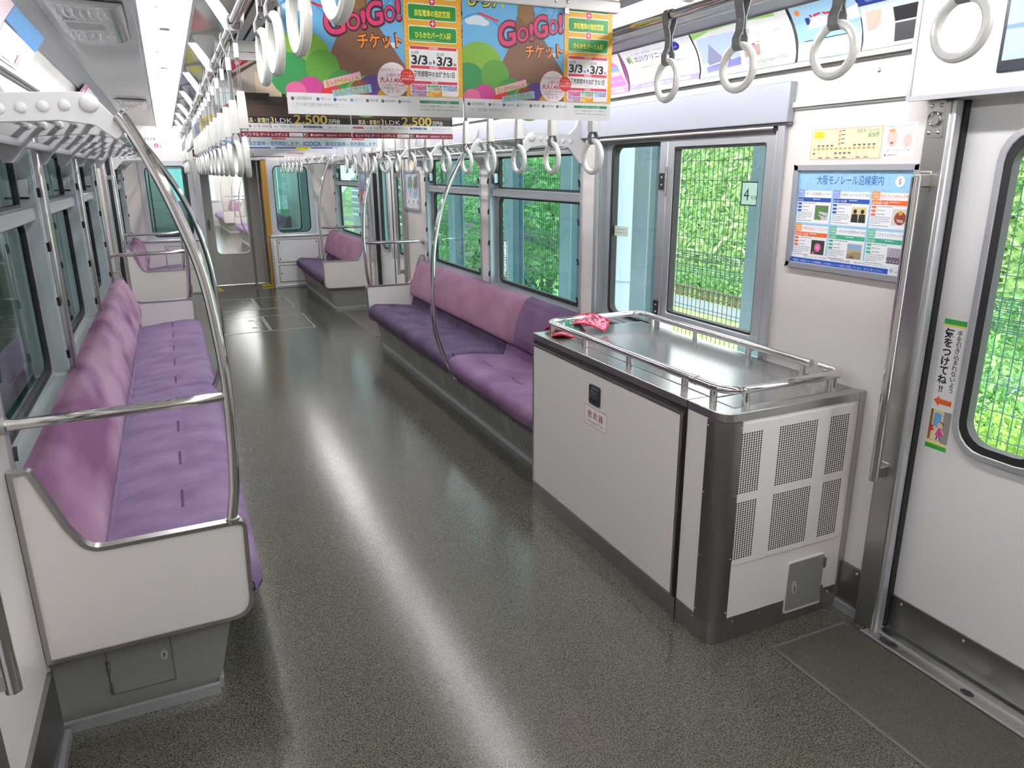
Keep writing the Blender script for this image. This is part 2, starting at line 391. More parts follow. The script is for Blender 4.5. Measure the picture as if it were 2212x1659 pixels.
# skirtings
b = MB(); b.box(2.255, 2.27, 1.70, 2.0, 0, .20, STEELD); b.box(2.245, 2.27, 1.70, 2.0, 0, .035, ALU); b.dome((2.254, 1.73, .185), (-1, 0, 0), .006, .003, STEEL)
struct(b.build('baseboard_right'), 'brushed steel skirting between cabinet and door post', 'baseboard')
b = MB(); b.box(XL, XL + .014, 1.685, 2.30, 0, .245, STEELD); b.box(XL, XL + .03, 1.685, 2.30, 0, .03, ALU); struct(b.build('baseboard_left'), 'brushed steel skirting beside the long lilac seat end', 'baseboard')

# ---- light strips
def light_strip(x0, lab):
    x1 = x0 + .175
    root = empty('ceiling_light', ((x0 + x1) / 2, 4.6, 2.27), lab, 'light', 'fluorescent strips along the ceiling')
    b = MB(); b.box(x0 - .012, x0, -1.5, 11.35, 2.262, 2.30, ALU); b.box(x1, x1 + .012, -1.5, 11.35, 2.262, 2.30, ALU); b.build('side_trim', root)
    b = MB(); b.box(x0, x1, -1.5, 11.35, 2.325, 2.333, REFL); b.build('reflector', root)
    n = 0; y = -1.45
    while y < 11.2:
        L = 1.17; b = MB(); b.tube([(x0 + .087, y, 2.262), (x0 + .087, y + L, 2.262)], .0165, LIGHT, 12); t = b.build('tube', root)
        for yy in (y - .012, y + L + .012):
            b = MB(); b.box(x0 + .068, x0 + .106, yy - .012, yy + .012, 2.244, 2.325, WHITE2); b.build('socket', root)
        b = MB(); b.box(x0 + .002, x1 - .002, y - .036, y - .026, 2.318, 2.325, GREY); b.build('cross_strip', root); y += 1.235
light_strip(1.60, 'fluorescent light strip on the ceiling towards the bright window side')
light_strip(2 * XC - 1.775, 'fluorescent light strip on the ceiling towards the dim window side')

# ================================================================== windows
wn = [0]
def window(side, y0, y1, z0, z1, tint, label, split=True, hooks=True):
    wn[0] += 1
    X = (lambda x: x) if side == 1 else (lambda x: 2 * XC - x)
    root = empty('window_%d' % wn[0], (X(2.32), (y0 + y1) / 2, z0), label, 'window'); root['kind'] = 'structure'
    o = rrect(y0, y1, z0, z1, .004); i1 = rrect(y0 + .012, y1 - .012, z0 + .012, z1 - .012, .02)
    def fr(b, a, c, lo, hi, m): q = sorted((X(lo), X(hi))); b.frame(a, c, 'x', q[0], q[1], m)
    b = MB(); fr(b, o, i1, 2.268, 2.365, ALUB); of = rrect(y0 - .022, y1 + .022, z0 - .012, z1 + .012, .004); fr(b, of, o, 2.262, 2.275, ALU); b.build('window_frame', root, bevel=.002)
    s0, s1, t0, t1 = y0 + .012, y1 - .012, z0 + .012, z1 - .012
    zt = 1.505
    b = MB(); g = MB(); p = MB()
    halves = ((t0, zt), (zt + .055, t1)) if split else ((t0, t1),)
    for k, (a, c) in enumerate(halves):
        ou = rrect(s0, s1, a, c, .004); mi = rrect(s0 + .05, s1 - .05, a + (.035 if k == 0 else .004), c - (.035 if k or not split else .004), .05 if k == 0 else .015); inn = rrect(s0 + .072, s1 - .072, a + (.06 if k == 0 else .016), c - (.055 if k or not split else .014), .045 if k == 0 else .012)
        fr(b, ou, mi, 2.325, 2.352, ALUB); fr(g, mi, inn, 2.322, 2.345, BLACK)
        q = sorted((X(2.334), X(2.338))); p.prism(rrect(s0 + .06, s1 - .06, a + .01, c - .01, .04), 'x', q[0], q[1], tint)
    b.build('sash', root, bevel=.002); g.build('gasket', root); p.build('pane', root)
    if split:
        b = MB(); q = sorted((X(2.285), X(2.335))); b.box(q[0], q[1], s0, s1, zt, zt + .055, ALU); b.build('transom', root, bevel=.006)
        b = MB(); q = sorted((X(2.29), X(2.326)))
        for yy in (s1 - .03, s0 + .03): b.box(q[0], q[1], yy - .018, yy + .018, zt + .10, zt + .17, ALU); b.box(q[0] - .004, q[1], yy - .006, yy + .006, zt + .09, zt + .13, BLACK)
        b.build('catch', root)
    if hooks:
        for yy, dy in ((y1 + .004, -1), (y0 - .004, 1)):
            for zz in (z0 + .09, z0 + .33, z0 + .57, z0 + .80):
                b = MB(); q = sorted((X(2.252), X(2.264))); b.prism([(yy, zz), (yy + dy * .003, zz + .022), (yy + dy * .017, zz + .040), (yy + dy * .008, zz + .020), (yy + dy * .005, zz)], 'x', q[0], q[1], BLACK); b.build('blind_hook', root)
    b = MB(); q = X(2.30); b.cyl((q, y0 + .02, z1 - .025), (q, y1 - .02, z1 - .025), .022, STEELD); b.build('blind_roller', root)
    return root
window(1, 3.96, 5.38, .80, 1.85, GL_TEAL, 'tall two part window behind the plum backrest')
window(1, 5.57, 6.94, .80, 1.85, GL_TEAL, 'tall two part window behind the rose backrest')
window(1, 9.72, 11.25, .80, 1.85, GL_TEAL, 'two part window behind the short far purple seat')
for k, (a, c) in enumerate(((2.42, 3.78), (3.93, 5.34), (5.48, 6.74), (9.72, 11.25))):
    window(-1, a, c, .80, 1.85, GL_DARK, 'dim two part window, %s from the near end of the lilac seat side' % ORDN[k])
# chrome pillars between the dim windows, white pillars between bright windows
pn = 0
for y in (3.855, 5.41, 6.80):
    b = MB(); b.box(XL, XL + .03, y - .05, y + .05, .80, 1.87, STEEL); trim(b, 'shiny metal pillar strip between dim windows, %s along the seat' % ORDN[pn], bevel=.008); pn += 1

# hinged escape window with fixed side pane
wn[0] += 1
root = empty('window_%d' % wn[0], (2.32, 3.05, .86), 'hinged clear escape window with black hinges above the equipment cabinet', 'window'); root['kind'] = 'structure'
o = rrect(2.36, 3.74, .86, 1.87, .004)
b = MB(); b.frame(o, inset(o, .014), 'x', 2.268, 2.36, ALUB); b.frame(rrect(2.325, 3.775, .845, 1.872, .004), o, 'x', 2.25, 2.275, ALU); b.build('window_frame', root, bevel=.003)
b = MB(); b.box(2.262, 2.35, 3.10, 3.165, .872, 1.858, ALU); b.build('mullion', root, bevel=.004)
b = MB(); b.frame(rrect(3.165, 3.728, .872, 1.85, .004), rrect(3.18, 3.66, .885, 1.825, .04), 'x', 2.30, 2.335, ALUB); b.build('side_sash', root, bevel=.002)
b = MB(); b.frame(rrect(3.178, 3.665, .882, 1.83, .045), rrect(3.19, 3.64, .90, 1.812, .045), 'x', 2.295, 2.33, BLACK); b.build('gasket', root)
b = MB(); b.prism(rrect(3.17, 3.66, .88, 1.83, .04), 'x', 2.314, 2.318, GL_CLEAR); b.build('side_pane', root)
b = MB(); b.frame(rrect(2.375, 3.10, .935, 1.845, .006), rrect(2.43, 3.05, .99, 1.80, .012), 'x', 2.262, 2.30, ALU); leaf = b.build('hinged_frame', root, bevel=.004)
b = MB(); b.frame(rrect(2.425, 3.055, .985, 1.805, .014), rrect(2.437, 3.043, 1.0, 1.79, .012), 'x', 2.268, 2.303, BLACK); b.build('leaf_gasket', root)
b = MB(); b.prism(rrect(2.43, 3.05, .99, 1.80, .012), 'x', 2.28, 2.284, GL_CLEAR); b.build('hinged_pane', root)
for zz in (1.64, 1.0):
    b = MB(); b.box(2.252, 2.264, 3.105, 3.15, zz - .04, zz + .04, BLACK); b.cyl((2.258, 3.10, zz - .07), (2.258, 3.10, zz + .07), .007, STEEL)
    for d in (-.018, .018): b.dome((2.252, 3.128, zz + d), (-1, 0, 0), .006, .003, CHROME)
    b.build('hinge', root)
b = MB(); b.cyl((2.262, 2.38, 1.852), (2.262, 3.72, 1.852), .02, STEELD); b.build('blind_roller', root)
b = MB(); b.box(2.25, 2.262, 2.40, 2.42, .93, .96, BLACK); b.build('latch', root)
c = Canvas(.10, .10); c.rect(0, 0, .10, .10, '16181a', 1).rect(.0045, .0045, .0955, .0955, 'b4dccd', 2).text('4', .016, .022, .064, '10161a', 3).text('号車', .060, .026, .018, '3a5a56', 3)
st = c.build('car_number_sticker', map_negx(2.279, 2.575, 1.545)); tag(st, 'square car number 4 sticker on the hinged window pane', 'sticker')
c = Canvas(.155, .055); c.rect(0, 0, .155, .055, 'd9efdf', 1).text('この窓は非常時・非常口用です。', .008, .032, .011, '4c8a62', 2, w=.135).text('非常・脱出時のみ開けてください', .008, .014, .011, '4c8a62', 2, w=.14)
st = c.build('window_notice', map_negx(2.313, 3.655, 1.335)); tag(st, 'small pale green notice sticker on the narrow fixed pane', 'sticker')

# ================================================================== side doors
dn = [0]
def side_door(side, y0, y1, lab, near=False):
    dn[0] += 1
    X = (lambda x: x) if side == 1 else (lambda x: 2 * XC - x)
    root = empty('door_%d' % dn[0], (X(2.33), (y0 + y1) / 2, 0), lab, 'door'); root['kind'] = 'structure'
    ym = (y0 + y1) / 2; q = sorted((X(2.315), X(2.345)))
    for k, (a, c) in enumerate(((y0, ym - .012), (ym + .012, y1))):
        w = c - a; ga, gc = a + .15, c - .15
        b = MB(); out = rrect(a, c, .012, 1.90, .004); inn = rrect(ga, gc, .80, 1.80, .09)
        b.frame(out, inn, 'x', q[0], q[1], WHITE2); lf = b.build('door_leaf', root)
        e = sorted((X(2.300), X(2.318)))
        b = MB(); b.frame(rrect(ga - .022, gc + .022, .778, 1.822, .105), rrect(ga, gc, .80, 1.80, .09), 'x', e[0], e[1], ALU); b.build('glass_trim', root, bevel=.003)
        b = MB(); e = sorted((X(2.304), X(2.34))); b.frame(rrect(ga - .001, gc + .001, .799, 1.801, .09), rrect(ga + .025, gc - .025, .825, 1.775, .075), 'x', e[0], e[1], BLACK); b.build('gasket', root)
        b = MB(); e = sorted((X(2.326), X(2.33))); b.prism(rrect(ga, gc, .80, 1.80, .09), 'x', e[0], e[1], GL_CLEAR if near else GL_TEAL); b.build('pane', root)
        b = MB(); e = sorted((X(2.308), X(2.316))); b.box(e[0], e[1], a + .01, c - .01, .015, .15, STEELD)
        for yy in (a + .05, (a + c) / 2, c - .05): b.dome((X(2.308), yy, .13), (-side, 0, 0), .006, .003, STEEL)
        b.build('kick_plate', root)
        b = MB(); e = sorted((X(2.309), X(2.316))); hy = ym + (.07 if k else -.07); b.box(e[0], e[1], hy - .012, hy + .012, .72, .84, STEEL); b.build('pull', root, bevel=.003)
    b = MB(); e = sorted((X(2.31), X(2.35))); b.box(e[0], e[1], ym - .012, ym + .012, .012, 1.90, BLACK); b.build('rubber_edge', root)
    b = MB(); e = sorted((X(2.292 if near else 2.272), X(2.318 if near else 2.345)))
    for yy in (y0 + .005, y1 - .005): b.box(e[0], e[1], yy - .0045, yy + .0045, .014, 1.9, BLACK)
    b.build('edge_seal', root)
    # posts and sill belong to the doorway
    b = MB()
    for yy, s in ((y1, 1), (y0, -1)):
        a, c = sorted((yy + s * .0, yy + s * .085)); e = sorted((X(2.238), X(2.30))); b.box(e[0], e[1], a, c, 0, 1.90, STEEL)
        a, c = sorted((yy - s * .018, yy)); e = sorted((X(2.236), X(2.266))); b.box(e[0], e[1], a, c, 0, 1.90, ALU)
    b.build('post', root, bevel=.005)
    b = MB(); e = sorted((X(2.195), X(2.345))); b.box(e[0], e[1], y0 - .02, y1 + .02, .0, .006, STEEL); e = sorted((X(2.195), X(2.203))); b.box(e[0], e[1], y0 - .02, y1 + .02, .0, .012, ALU); e = sorted((X(2.255), X(2.262))); b.box(e[0], e[1], y0, y1, .005, .012, ALU)
    for yy in (y1 - .09, y1 - .38, y0 + .2): b.add([(X(2.235) + .016 * math.cos(t / 8 * 2 * math.pi), yy + .024 * math.sin(t / 8 * 2 * math.pi), .0066) for t in range(8)], [tuple(range(8))], DARK)
    b.build('sill', root)
    return root
side_door(1, .42, 1.62, 'white sliding door with rounded window beside the framed poster', near=True)
side_door(1, 7.68, 8.98, 'white sliding doors between the long rose seat and the short far seat')
side_door(-1, .42, 1.60, 'white sliding door beside the viewer on the dim side')
side_door(-1, 7.68, 8.98, 'white sliding doors on the dim side beyond the lilac seat')
# header boxes over the doors
def door_header(side, y0, y1, lab, screen):
    X = (lambda x: x) if side == 1 else (lambda x: 2 * XC - x)
    root = empty('door_header', (X(2.2), (y0 + y1) / 2, 1.905), lab, 'door header', 'white boxes over the doors')
    e = sorted((X(2.185), X(2.27))); b = MB(); b.prism([(X(x), z) for x, z in ((2.185, 1.905), (2.268, 1.905), (2.268, 2.052), (2.258, 2.12), (2.232, 2.185), (2.22, 2.20), (2.185, 2.20))], 'y', y0, y1, WHITE2); b.build('cover', root, bevel=.004)
    e = sorted((X(2.180), X(2.20))); b = MB(); b.frame(rrect(y0 - .006, y1 + .006, 1.900, 2.205, .004), rrect(y0 + .008, y1 - .008, 1.914, 2.191, .003), 'x', e[0], e[1], ALU); b.build('edge_trim', root)
    if screen:
        sy = y1 - .275
        b = MB(); b.box(2.178, 2.19, sy - .52, sy, 1.955, 2.185, mat('screen_bezel', (.02, .025, .04), .3)); sc = b.build('screen', root, bevel=.003)
        c = Canvas(.47, .19); c.rect(0, 0, .47, .19, 'a9c4cb', 1).rect(0, .163, .47, .19, '2a2f86', 2).rect(0, .080, .47, .092, '6f93ad', 2).text('OSAKA MONORAIL', .02, .174, .018, 'd6dcf5', 3)
        c.build('display', map_negx(2.1775, sy - .012, 1.985), root)
door_header(1, .30, 1.735, 'white box with a display screen over the near door', True)
door_header(1, 7.60, 9.06, 'white box over the far door on the bright side', False)
door_header(-1, .30, 1.735, 'white box over the door beside the viewer', False)
door_header(-1, 7.60, 9.06, 'white box over the far door on the dim side', False)
# grab handles and ring plate on door posts
def grab_handle(side, y, z0, z1, lab):
    X = (lambda x: x) if side == 1 else (lambda x: 2 * XC - x)
    root = empty('door_grab_handle', (X(2.22), y, z0), lab, 'grab handle', 'upright grab handles beside the doors')
    b = MB(); b.tube([(X(2.185), y, z0), (X(2.185), y, z1)], .016, CHROME, 16); b.build('bar', root)
    for zz in (z0 + .03, z1 - .012):
        b = MB(); e = sorted((X(2.185), X(2.24))); b.box(e[0], e[1], y - .012, y + .012, zz - .02, zz + .02, STEEL); e = sorted((X(2.234), X(2.24))); b.box(e[0], e[1], y - .012, y + .03, zz - .035, zz + .03, STEEL); b.build('bracket', root, bevel=.003)
grab_handle(1, 1.665, .62, 1.67, 'polished upright grab handle beside the framed poster')
grab_handle(1, 7.72, .62, 1.67, 'upright grab handle at the near edge of the far bright side door')
grab_handle(1, 8.94, .62, 1.67, 'upright grab handle at the far edge of the far bright side door')
grab_handle(-1, 1.63, .645, 1.67, 'dark upright grab handle cut off at the picture edge beside the lilac seat')
grab_handle(-1, 7.72, .62, 1.67, 'upright grab handle at the near edge of the far dim side door')
root = empty('ring_plate', (2.238, 1.665, 1.79), 'small riveted steel plate with a ring on the door post', 'latch plate')
b = MB(); b.prism(rrect(1.637, 1.695, 1.79, 1.90, .004), 'x', 2.233, 2.239, STEEL); b.build('plate', root)
b = MB(); b.torus((2.228, 1.667, 1.845), (1, 0, .15), .020, .0035, CHROME); b.build('ring', root)
for yy in (1.65, 1.682):
    for zz in (1.805, 1.885): b = MB(); b.dome((2.233, yy, zz), (-1, 0, 0), .007, .005, CHROME); b.build('rivet', root)
# floor mats at the doors
for side, y0, y1, lab in ((1, .3, 1.70, 'ribbed dark floor panel in front of the near door'), (1, 7.55, 9.1, 'ribbed floor panel in front of the far door on the bright side')):
    b = MB(); x0, x1 = (1.835, 2.195); b.box(x0, x1, y0, y1, 0, .0022, MATF); b.frame(rrect(x0 - .012, x1, y0 - .012, y1 + .012, .002), rrect(x0, x1 - .004, y0, y1, .002), 'z', 0, .0026, GREYD); tag(b.build('floor_mat'), lab, 'floor mat', 'ribbed panels at the doors')
# floor hatches
for k, (x0, x1, y0, y1) in enumerate(((.27, .862, 8.35, 9.28), (.872, 1.355, 8.35, 9.28), (.27, .895, 9.80, 10.72), (.905, 1.345, 9.80, 10.72))):
    root = empty('floor_hatch', ((x0 + x1) / 2, (y0 + y1) / 2, 0), ('floor hatch in the nearer pair, on the dim door half', 'floor hatch in the nearer pair, on the bright door half', 'floor hatch in the farther pair towards the dim side', 'floor hatch in the farther pair beside the short far seat')[k], 'floor hatch', 'metal edged hatches in the floor')
    b = MB(); b.box(x0 + .008, x1 - .008, y0 + .008, y1 - .008, 0, .0018, FLOOR); b.build('lid', root)
    b = MB(); o = rrect(x0, x1, y0, y1, .004); b.frame(o, inset(o, .010), 'z', 0, .0026, ALU); b.build('rim', root)
    for yy in (y0 + .25, y1 - .25):
        b = MB(); xx = x1 - .14; b.prism([(xx + .035 * math.cos(t * math.pi / 8), yy + .02 * math.sin(t * math.pi / 8)) for t in range(16)], 'z', 0, .0028, STEELD); b.box(xx - .03, xx + .03, yy - .004, yy + .004, .001, .0036, ALU); b.build('lock', root)

# air outlets in the ceiling over the racks; ribs partly stand in for reflections
for side, y, lab in ((-1, 3.74, 'air outlet with fine grille and ribs partly copying ceiling reflections over the near rack'), (-1, 7.9, 'ribbed air outlet in the ceiling over the far dim side door'), (1, 3.74, 'ribbed air outlet in the ceiling above the escape window'), (1, 7.9, 'ribbed air outlet in the ceiling over the far bright side door')):
    X = (lambda x: x) if side == 1 else (lambda x: 2 * XC - x)
    root = empty('air_outlet', (X(1.95), y, 2.29), lab, 'air outlet', 'ribbed air outlets in the ceiling')
    b = MB()
    prf = [(2.09, 2.309), (2.07, 2.291), (1.98, 2.282), (1.86, 2.282), (1.82, 2.302)]
    b.prism([(X(x), z) for x, z in prf], 'y', y - .42, y + .42, CEIL); b.build('housing', root, bevel=.012)
    for i in range(7):
        for d in (-1, 1):
            xx = 1.885 + i * .028; b = MB(); b.tube([(X(xx), y + d * .36, 2.281), (X(xx + .004), y + d * .29, 2.277), (X(xx - .003), y + d * .17, 2.281)], .0045, CEIL, 8); b.build('rib', root)
    b = MB(); b.box(min(X(1.90), X(2.05)), max(X(1.90), X(2.05)), y - .11, y + .11, 2.279, 2.285, CEIL)
    for i in range(22): xx = 1.908 + i * .0063; b.box(min(X(xx), X(xx + .003)), max(X(xx), X(xx + .003)), y - .08, y + .08, 2.2785, 2.2795, GREY)
    b.build('grille', root, smooth=False)
# ================================================================== benches
def cushion(side, y0, y1, m, pitch, name, root, front=1.655):
    """seat pad with a rounded nose, dimpled along a row of stitched tufts"""
    X = (lambda x: x) if side == 1 else (lambda x: 2 * XC - x)
    sec = bez([(1.74, .298), (1.69, .30), (front + .008, .335), (front, .385), (front + .02, .425), (front + .07, .445), (1.79, .4435), (1.855, .4405), (1.97, .427), (2.08, .41), (2.12, .40)], 5)
    rows = []; L = y1 - y0; N = int(L / .03); tx = 1.855
    ty = [y0 + pitch * (i + .42) for i in range(int(L / pitch + .5))]
    def dimple(x, y):
        d = 0
        for t in ty:
            if abs(y - t) < .3:
                d -= .017 * math.exp(-((x - tx) / .05) ** 2 - ((y - t) / .12) ** 2)
                d -= .006 * math.exp(-((y - t - .03 * math.sin(x * 14 + t)) / .022) ** 2) * math.exp(-((x - tx) / .16) ** 2)
        return d + .002 * math.sin(x * 31 + y * 13) * math.sin(y * 21 + x * 7)
    for j in range(N + 1):
        y = y0 + L * j / N; d = min(y - y0, y1 - y); e = 0
        if d < .05: e = .03 * (1 - math.sqrt(max(0, 1 - (1 - d / .05) ** 2)))
        r = []
        for x, z in sec:
            zz = z - (e if z > .36 else -e * .4); xx = x + (e if x < 1.72 else 0)
            if z > .39 and x > 1.66: zz += dimple(x, y)
            r.append((X(xx), y, zz))
        rows.append(r)
    b = MB(); b.grid(rows, m); b.add(rows[0] + [(X(2.12), y0, .30)], [tuple(range(len(sec) + 1))], m); b.add(rows[-1] + [(X(2.12), y1, .30)], [tuple(range(len(sec) + 1))], m)
    o = b.build(name, root, ang=60)
    zt = 0.4405
    for t in ty:
        b = MB(); b.tube([(X(tx), t + q, zt + dimple(tx, t + q) + .0005) for q in (-.085, -.055, -.02, .02, .055, .085)], .0042, V_EDGE, 8, flatten=(1.3, .6)); s = b.build('stitched_tuft', o)
    return o
def backrest(side, y0, y1, m, root, panel=False, ripple=0):
    X = (lambda x: x) if side == 1 else (lambda x: 2 * XC - x)
    sec = bez([(2.20, .50), (2.115, .502), (2.088, .525), (2.095, .60), (2.125, .70), (2.165, .79), (2.19, .825), (2.225, .838), (2.262, .835)], 5)
    rows = []; L = y1 - y0; N = int(L / .04)
    for j in range(N + 1):
        y = y0 + L * j / N; d = min(y - y0, y1 - y); e = .022 * (1 - math.sqrt(max(0, 1 - (1 - d / .04) ** 2))) if d < .04 else 0
        r = []
        for x, z in sec:
            xx = x + e
            if ripple: xx += ripple * (math.sin(y * 2 * math.pi / .97 - z * 11) + .35 * math.sin(y * 2 * math.pi / .41 - z * 8 + 1)) * math.exp(-((z - .70) / .13) ** 2)
            if panel and .56 < z < .8 and y0 + .12 < y < y1 - .1: xx -= .008 * min(1, (z - .56) / .02)
            r.append((X(min(xx, 2.268)), y, z))
        rows.append(r)
    b = MB(); b.grid(rows, m); b.add(rows[0] + [(X(2.262), y0, .50)], [tuple(range(len(sec) + 1))], m); b.add(rows[-1] + [(X(2.262), y1, .50)], [tuple(range(len(sec) + 1))], m)
    return b.build('backrest', root, ang=60)
PANEL = [(2.268, .262, 0), (2.268, .892, 0), (2.212, .892, .018), (2.145, .70, .0), (2.10, .618, .06), (1.655, .622, .035), (1.664, .268, .075)]
def end_panel(side, y, root, flip):
    X = (lambda x: x) if side == 1 else (lambda x: 2 * XC - x)
    P = [(X(a), c) for a, c in rpoly(PANEL, 6)]
    b = MB(); b.prism(inset(P, .008), 'y', y - .011, y + .011, WHITE); p = b.build('end_panel', root)
    b = MB(); b.frame(P, inset(P, .013), 'y', y - .016, y + .016, STEEL); b.build('metal_edge', p)
def bench(side, cuts, backs, label, group, panels, pitch=.48, kick='perforated', endlock=False):
    """cuts: [(y0, y1, material)] seat pads; backs likewise; panels: y positions of end panels"""
    X = (lambda x: x) if side == 1 else (lambda x: 2 * XC - x)
    y0, y1 = cuts[0][0], cuts[-1][1]
    root = empty('bench_seat', (X(1.98), (y0 + y1) / 2, 0), label, 'bench seat', group)
    for a, c, m in cuts: cushion(side, a + .002, c - .002, m, pitch, 'seat_cushion', root, front=1.655 if side == 1 else 1.622)
    for a, c, m, pn_, rp in backs: backrest(side, a + .002, c - .002, m, root, pn_, rp)
    for a, c, m in cuts:
        b = MB(); b.prism([(X(2.10), .40), (X(2.135), .40), (X(2.165), .505), (X(2.135), .505)], 'y', a + .004, c - .004, V_EDGE if m is None else m); b.build('lumbar_strip', root, bevel=.006)
    b = MB(); b.prism([(X(1.80), 0), (X(1.728), .30), (X(2.268), .30), (X(2.268), 0)], 'y', y0 + .012, y1 - .012, GREY); ba = b.build('seat_base', root)
    # grille plates on the slanted front
    n = max(1, int((y1 - y0) / .6)); w = (y1 - y0 - .1) / n
    for i in range(n):
        b = MB(); ya, yb = y0 + .05 + i * w + .03, y0 + .05 + (i + 1) * w - .03
        f = lambda z, o: X(1.80 - .072 * z / .30 - o)
        b.add([(f(.07, .002), ya, .07), (f(.07, .002), yb, .07), (f(.255, .002), yb, .255), (f(.255, .002), ya, .255)], [(0, 1, 2, 3)], GREY)
        for k in range(11):
            z = .085 + k * .0155
            nb = 9
            for q in range(nb):
                s0 = ya + .02 + (yb - ya - .04) * q / nb; s1 = s0 + (yb - ya - .04) / nb * .7
                b.add([(f(z, .0028), s0, z), (f(z, .0028), s1, z), (f(z + .006, .0028), s1, z + .006), (f(z + .006, .0028), s0, z + .006)], [(0, 1, 2, 3)], GREYD)
        b.build('grille', ba, smooth=False, fixn=False)
    b = MB(); f = lambda x: X(x); b.prism([(X(1.806), 0), (X(1.792), .0), (X(1.786), .036), (X(1.800), .036)], 'y', y0, y1, ALU)
    for yy in panels: q = sorted((X(1.80), X(2.268))); b.box(q[0], q[1], yy - .012 if yy < (y0 + y1) / 2 else yy - .004, yy + .004 if yy < (y0 + y1) / 2 else yy + .012, 0, .036, ALU)
    b.build('kick_strip', root)
    for yy in panels: end_panel(side, yy, root, yy > (y0 + y1) / 2)
    if endlock:
        yy = y0 + .010
        b = MB(); q = sorted((X(1.93), X(2.12)))
        b.frame(rrect(q[0], q[1], .070, .262, .003), rrect(q[0] + .0025, q[1] - .0025, .0725, .2595, .002), 'y', yy - .0012, yy + .002, GREYD)
        h = b.build('access_hatch', root)
        b = MB(); lx = X(1.955); b.prism([(lx + .011 * math.cos(t * math.pi / 8), .175 + .020 * math.sin(t * math.pi / 8)) for t in range(16)], 'y', yy - .004, yy + .002, mat('lock_plate', (.55, .55, .57), .4, .4))
        b.prism([(lx + .0035 * math.cos(t * math.pi / 4), .178 + .0035 * math.sin(t * math.pi / 4)) for t in range(8)], 'y', yy - .0046, yy, BLACK); b.box(lx - .0015, lx + .0015, yy - .0046, yy, .166, .178, BLACK)
        for zz in (.162, .190): b.dome((lx, yy - .004, zz), (0, -1, 0), .0028, .001, STEEL)
        b.build('key_lock', h)
        for zz in (.098, .178): b = MB(); b.cyl((X(2.118), yy - .003, zz - .018), (X(2.118), yy - .003, zz + .018), .0055, STEELD); b.build('hinge', h)
    return root
BG = 'velvet bench seats along the walls'
bench(-1, [(2.345, 4.765, V_LCUSH), (4.765, 7.055, V_LCUSH)], [(2.345, 4.765, V_LBACK, False, .004), (4.765, 7.055, V_LBACK, False, .004)], 'long lilac velvet bench seat under the dim windows', BG, (2.325, 7.075), endlock=True)
bench(1, [(3.30, 4.765, V_RLITE), (4.765, 7.055, V_RDARK)], [(3.30, 4.60, V_RPLUM, True, 0), (4.60, 7.055, V_RPINK, False, .0006)], 'long purple velvet bench seat between the cabinet and the far doors', BG, (7.075,))
bench(1, [(9.36, 11.50, V_RDARK)], [(9.36, 11.50, V_RPINK, False, .0006)], 'short dark purple bench seat in the corner beside the end window', BG, (9.34,))
bench(-1, [(9.36, 11.50, V_LCUSH)], [(9.36, 11.50, V_LBACK, False, .004)], 'short lilac bench seat in the far corner on the dim side', BG, (9.34,))

# ================================================================== grab poles
def grab_pole(side, y, lab, bar=True, mid=False):
    X = (lambda x: x) if side == 1 else (lambda x: 2 * XC - x)
    P = [(1.70, .617), (1.678, .75), (1.668, .95), (1.668, 1.14), (1.692, 1.40), (1.742, 1.59), (1.792, 1.73), (1.838, 1.83), (1.853, 1.852)]
    if mid: P = [(1.715, .27), (1.685, .33), (1.618, .47), (1.572, .64), (1.560, .80), (1.563, .96), (1.582, 1.20), (1.634, 1.43), (1.70, 1.60), (1.77, 1.73), (1.838, 1.84), (1.858, 1.855)]
    root = empty('grab_pole', (X(P[0][0]), y, P[0][1]), lab, 'grab pole', 'curved chrome poles at the seats')
    b = MB(); b.tube([(X(p[0]), y, p[1]) for p in bez([(a, c, 0) for a, c in P], 6)], .0165, CHROME, 18); b.build('pole', root)
    if bar:
        b = MB(); b.tube([(X(1.672), y, 1.037), (X(1.70), y, 1.035), (X(1.76), y, 1.032), (X(2.25), y, 1.028)], [.012, .0145, .0165, .0165], CHROME, 18); b.build('cross_bar', root)
        b = MB(); b.cyl((X(2.245), y, 1.028), (X(2.27), y, 1.028), .027, STEEL); b.build('wall_flange', root)
    b = MB(); p = P[0]; b.cyl((X(p[0] - (.004 if not mid else 0)), y, p[1] - .004), (X(p[0] - (.004 if not mid else 0)), y, p[1] + .012), .021, STEEL); b.build('foot_collar', root)
grab_pole(-1, 2.325, 'nearest curved chrome pole with cross bar at the lilac seat end')
grab_pole(-1, 4.72, 'curved chrome pole at the middle of the long lilac seat', bar=False, mid=True)
grab_pole(-1, 7.075, 'curved chrome pole with cross bar at the far end of the long lilac seat')
grab_pole(-1, 9.34, 'curved chrome pole with cross bar at the short lilac corner seat')
grab_pole(1, 4.72, 'curved chrome pole rising from the middle of the long purple seat', bar=False, mid=True)
grab_pole(1, 7.075, 'curved chrome pole with cross bar at the far end of the long purple seat')
grab_pole(1, 9.34, 'curved chrome pole with cross bar at the short dark purple corner seat')

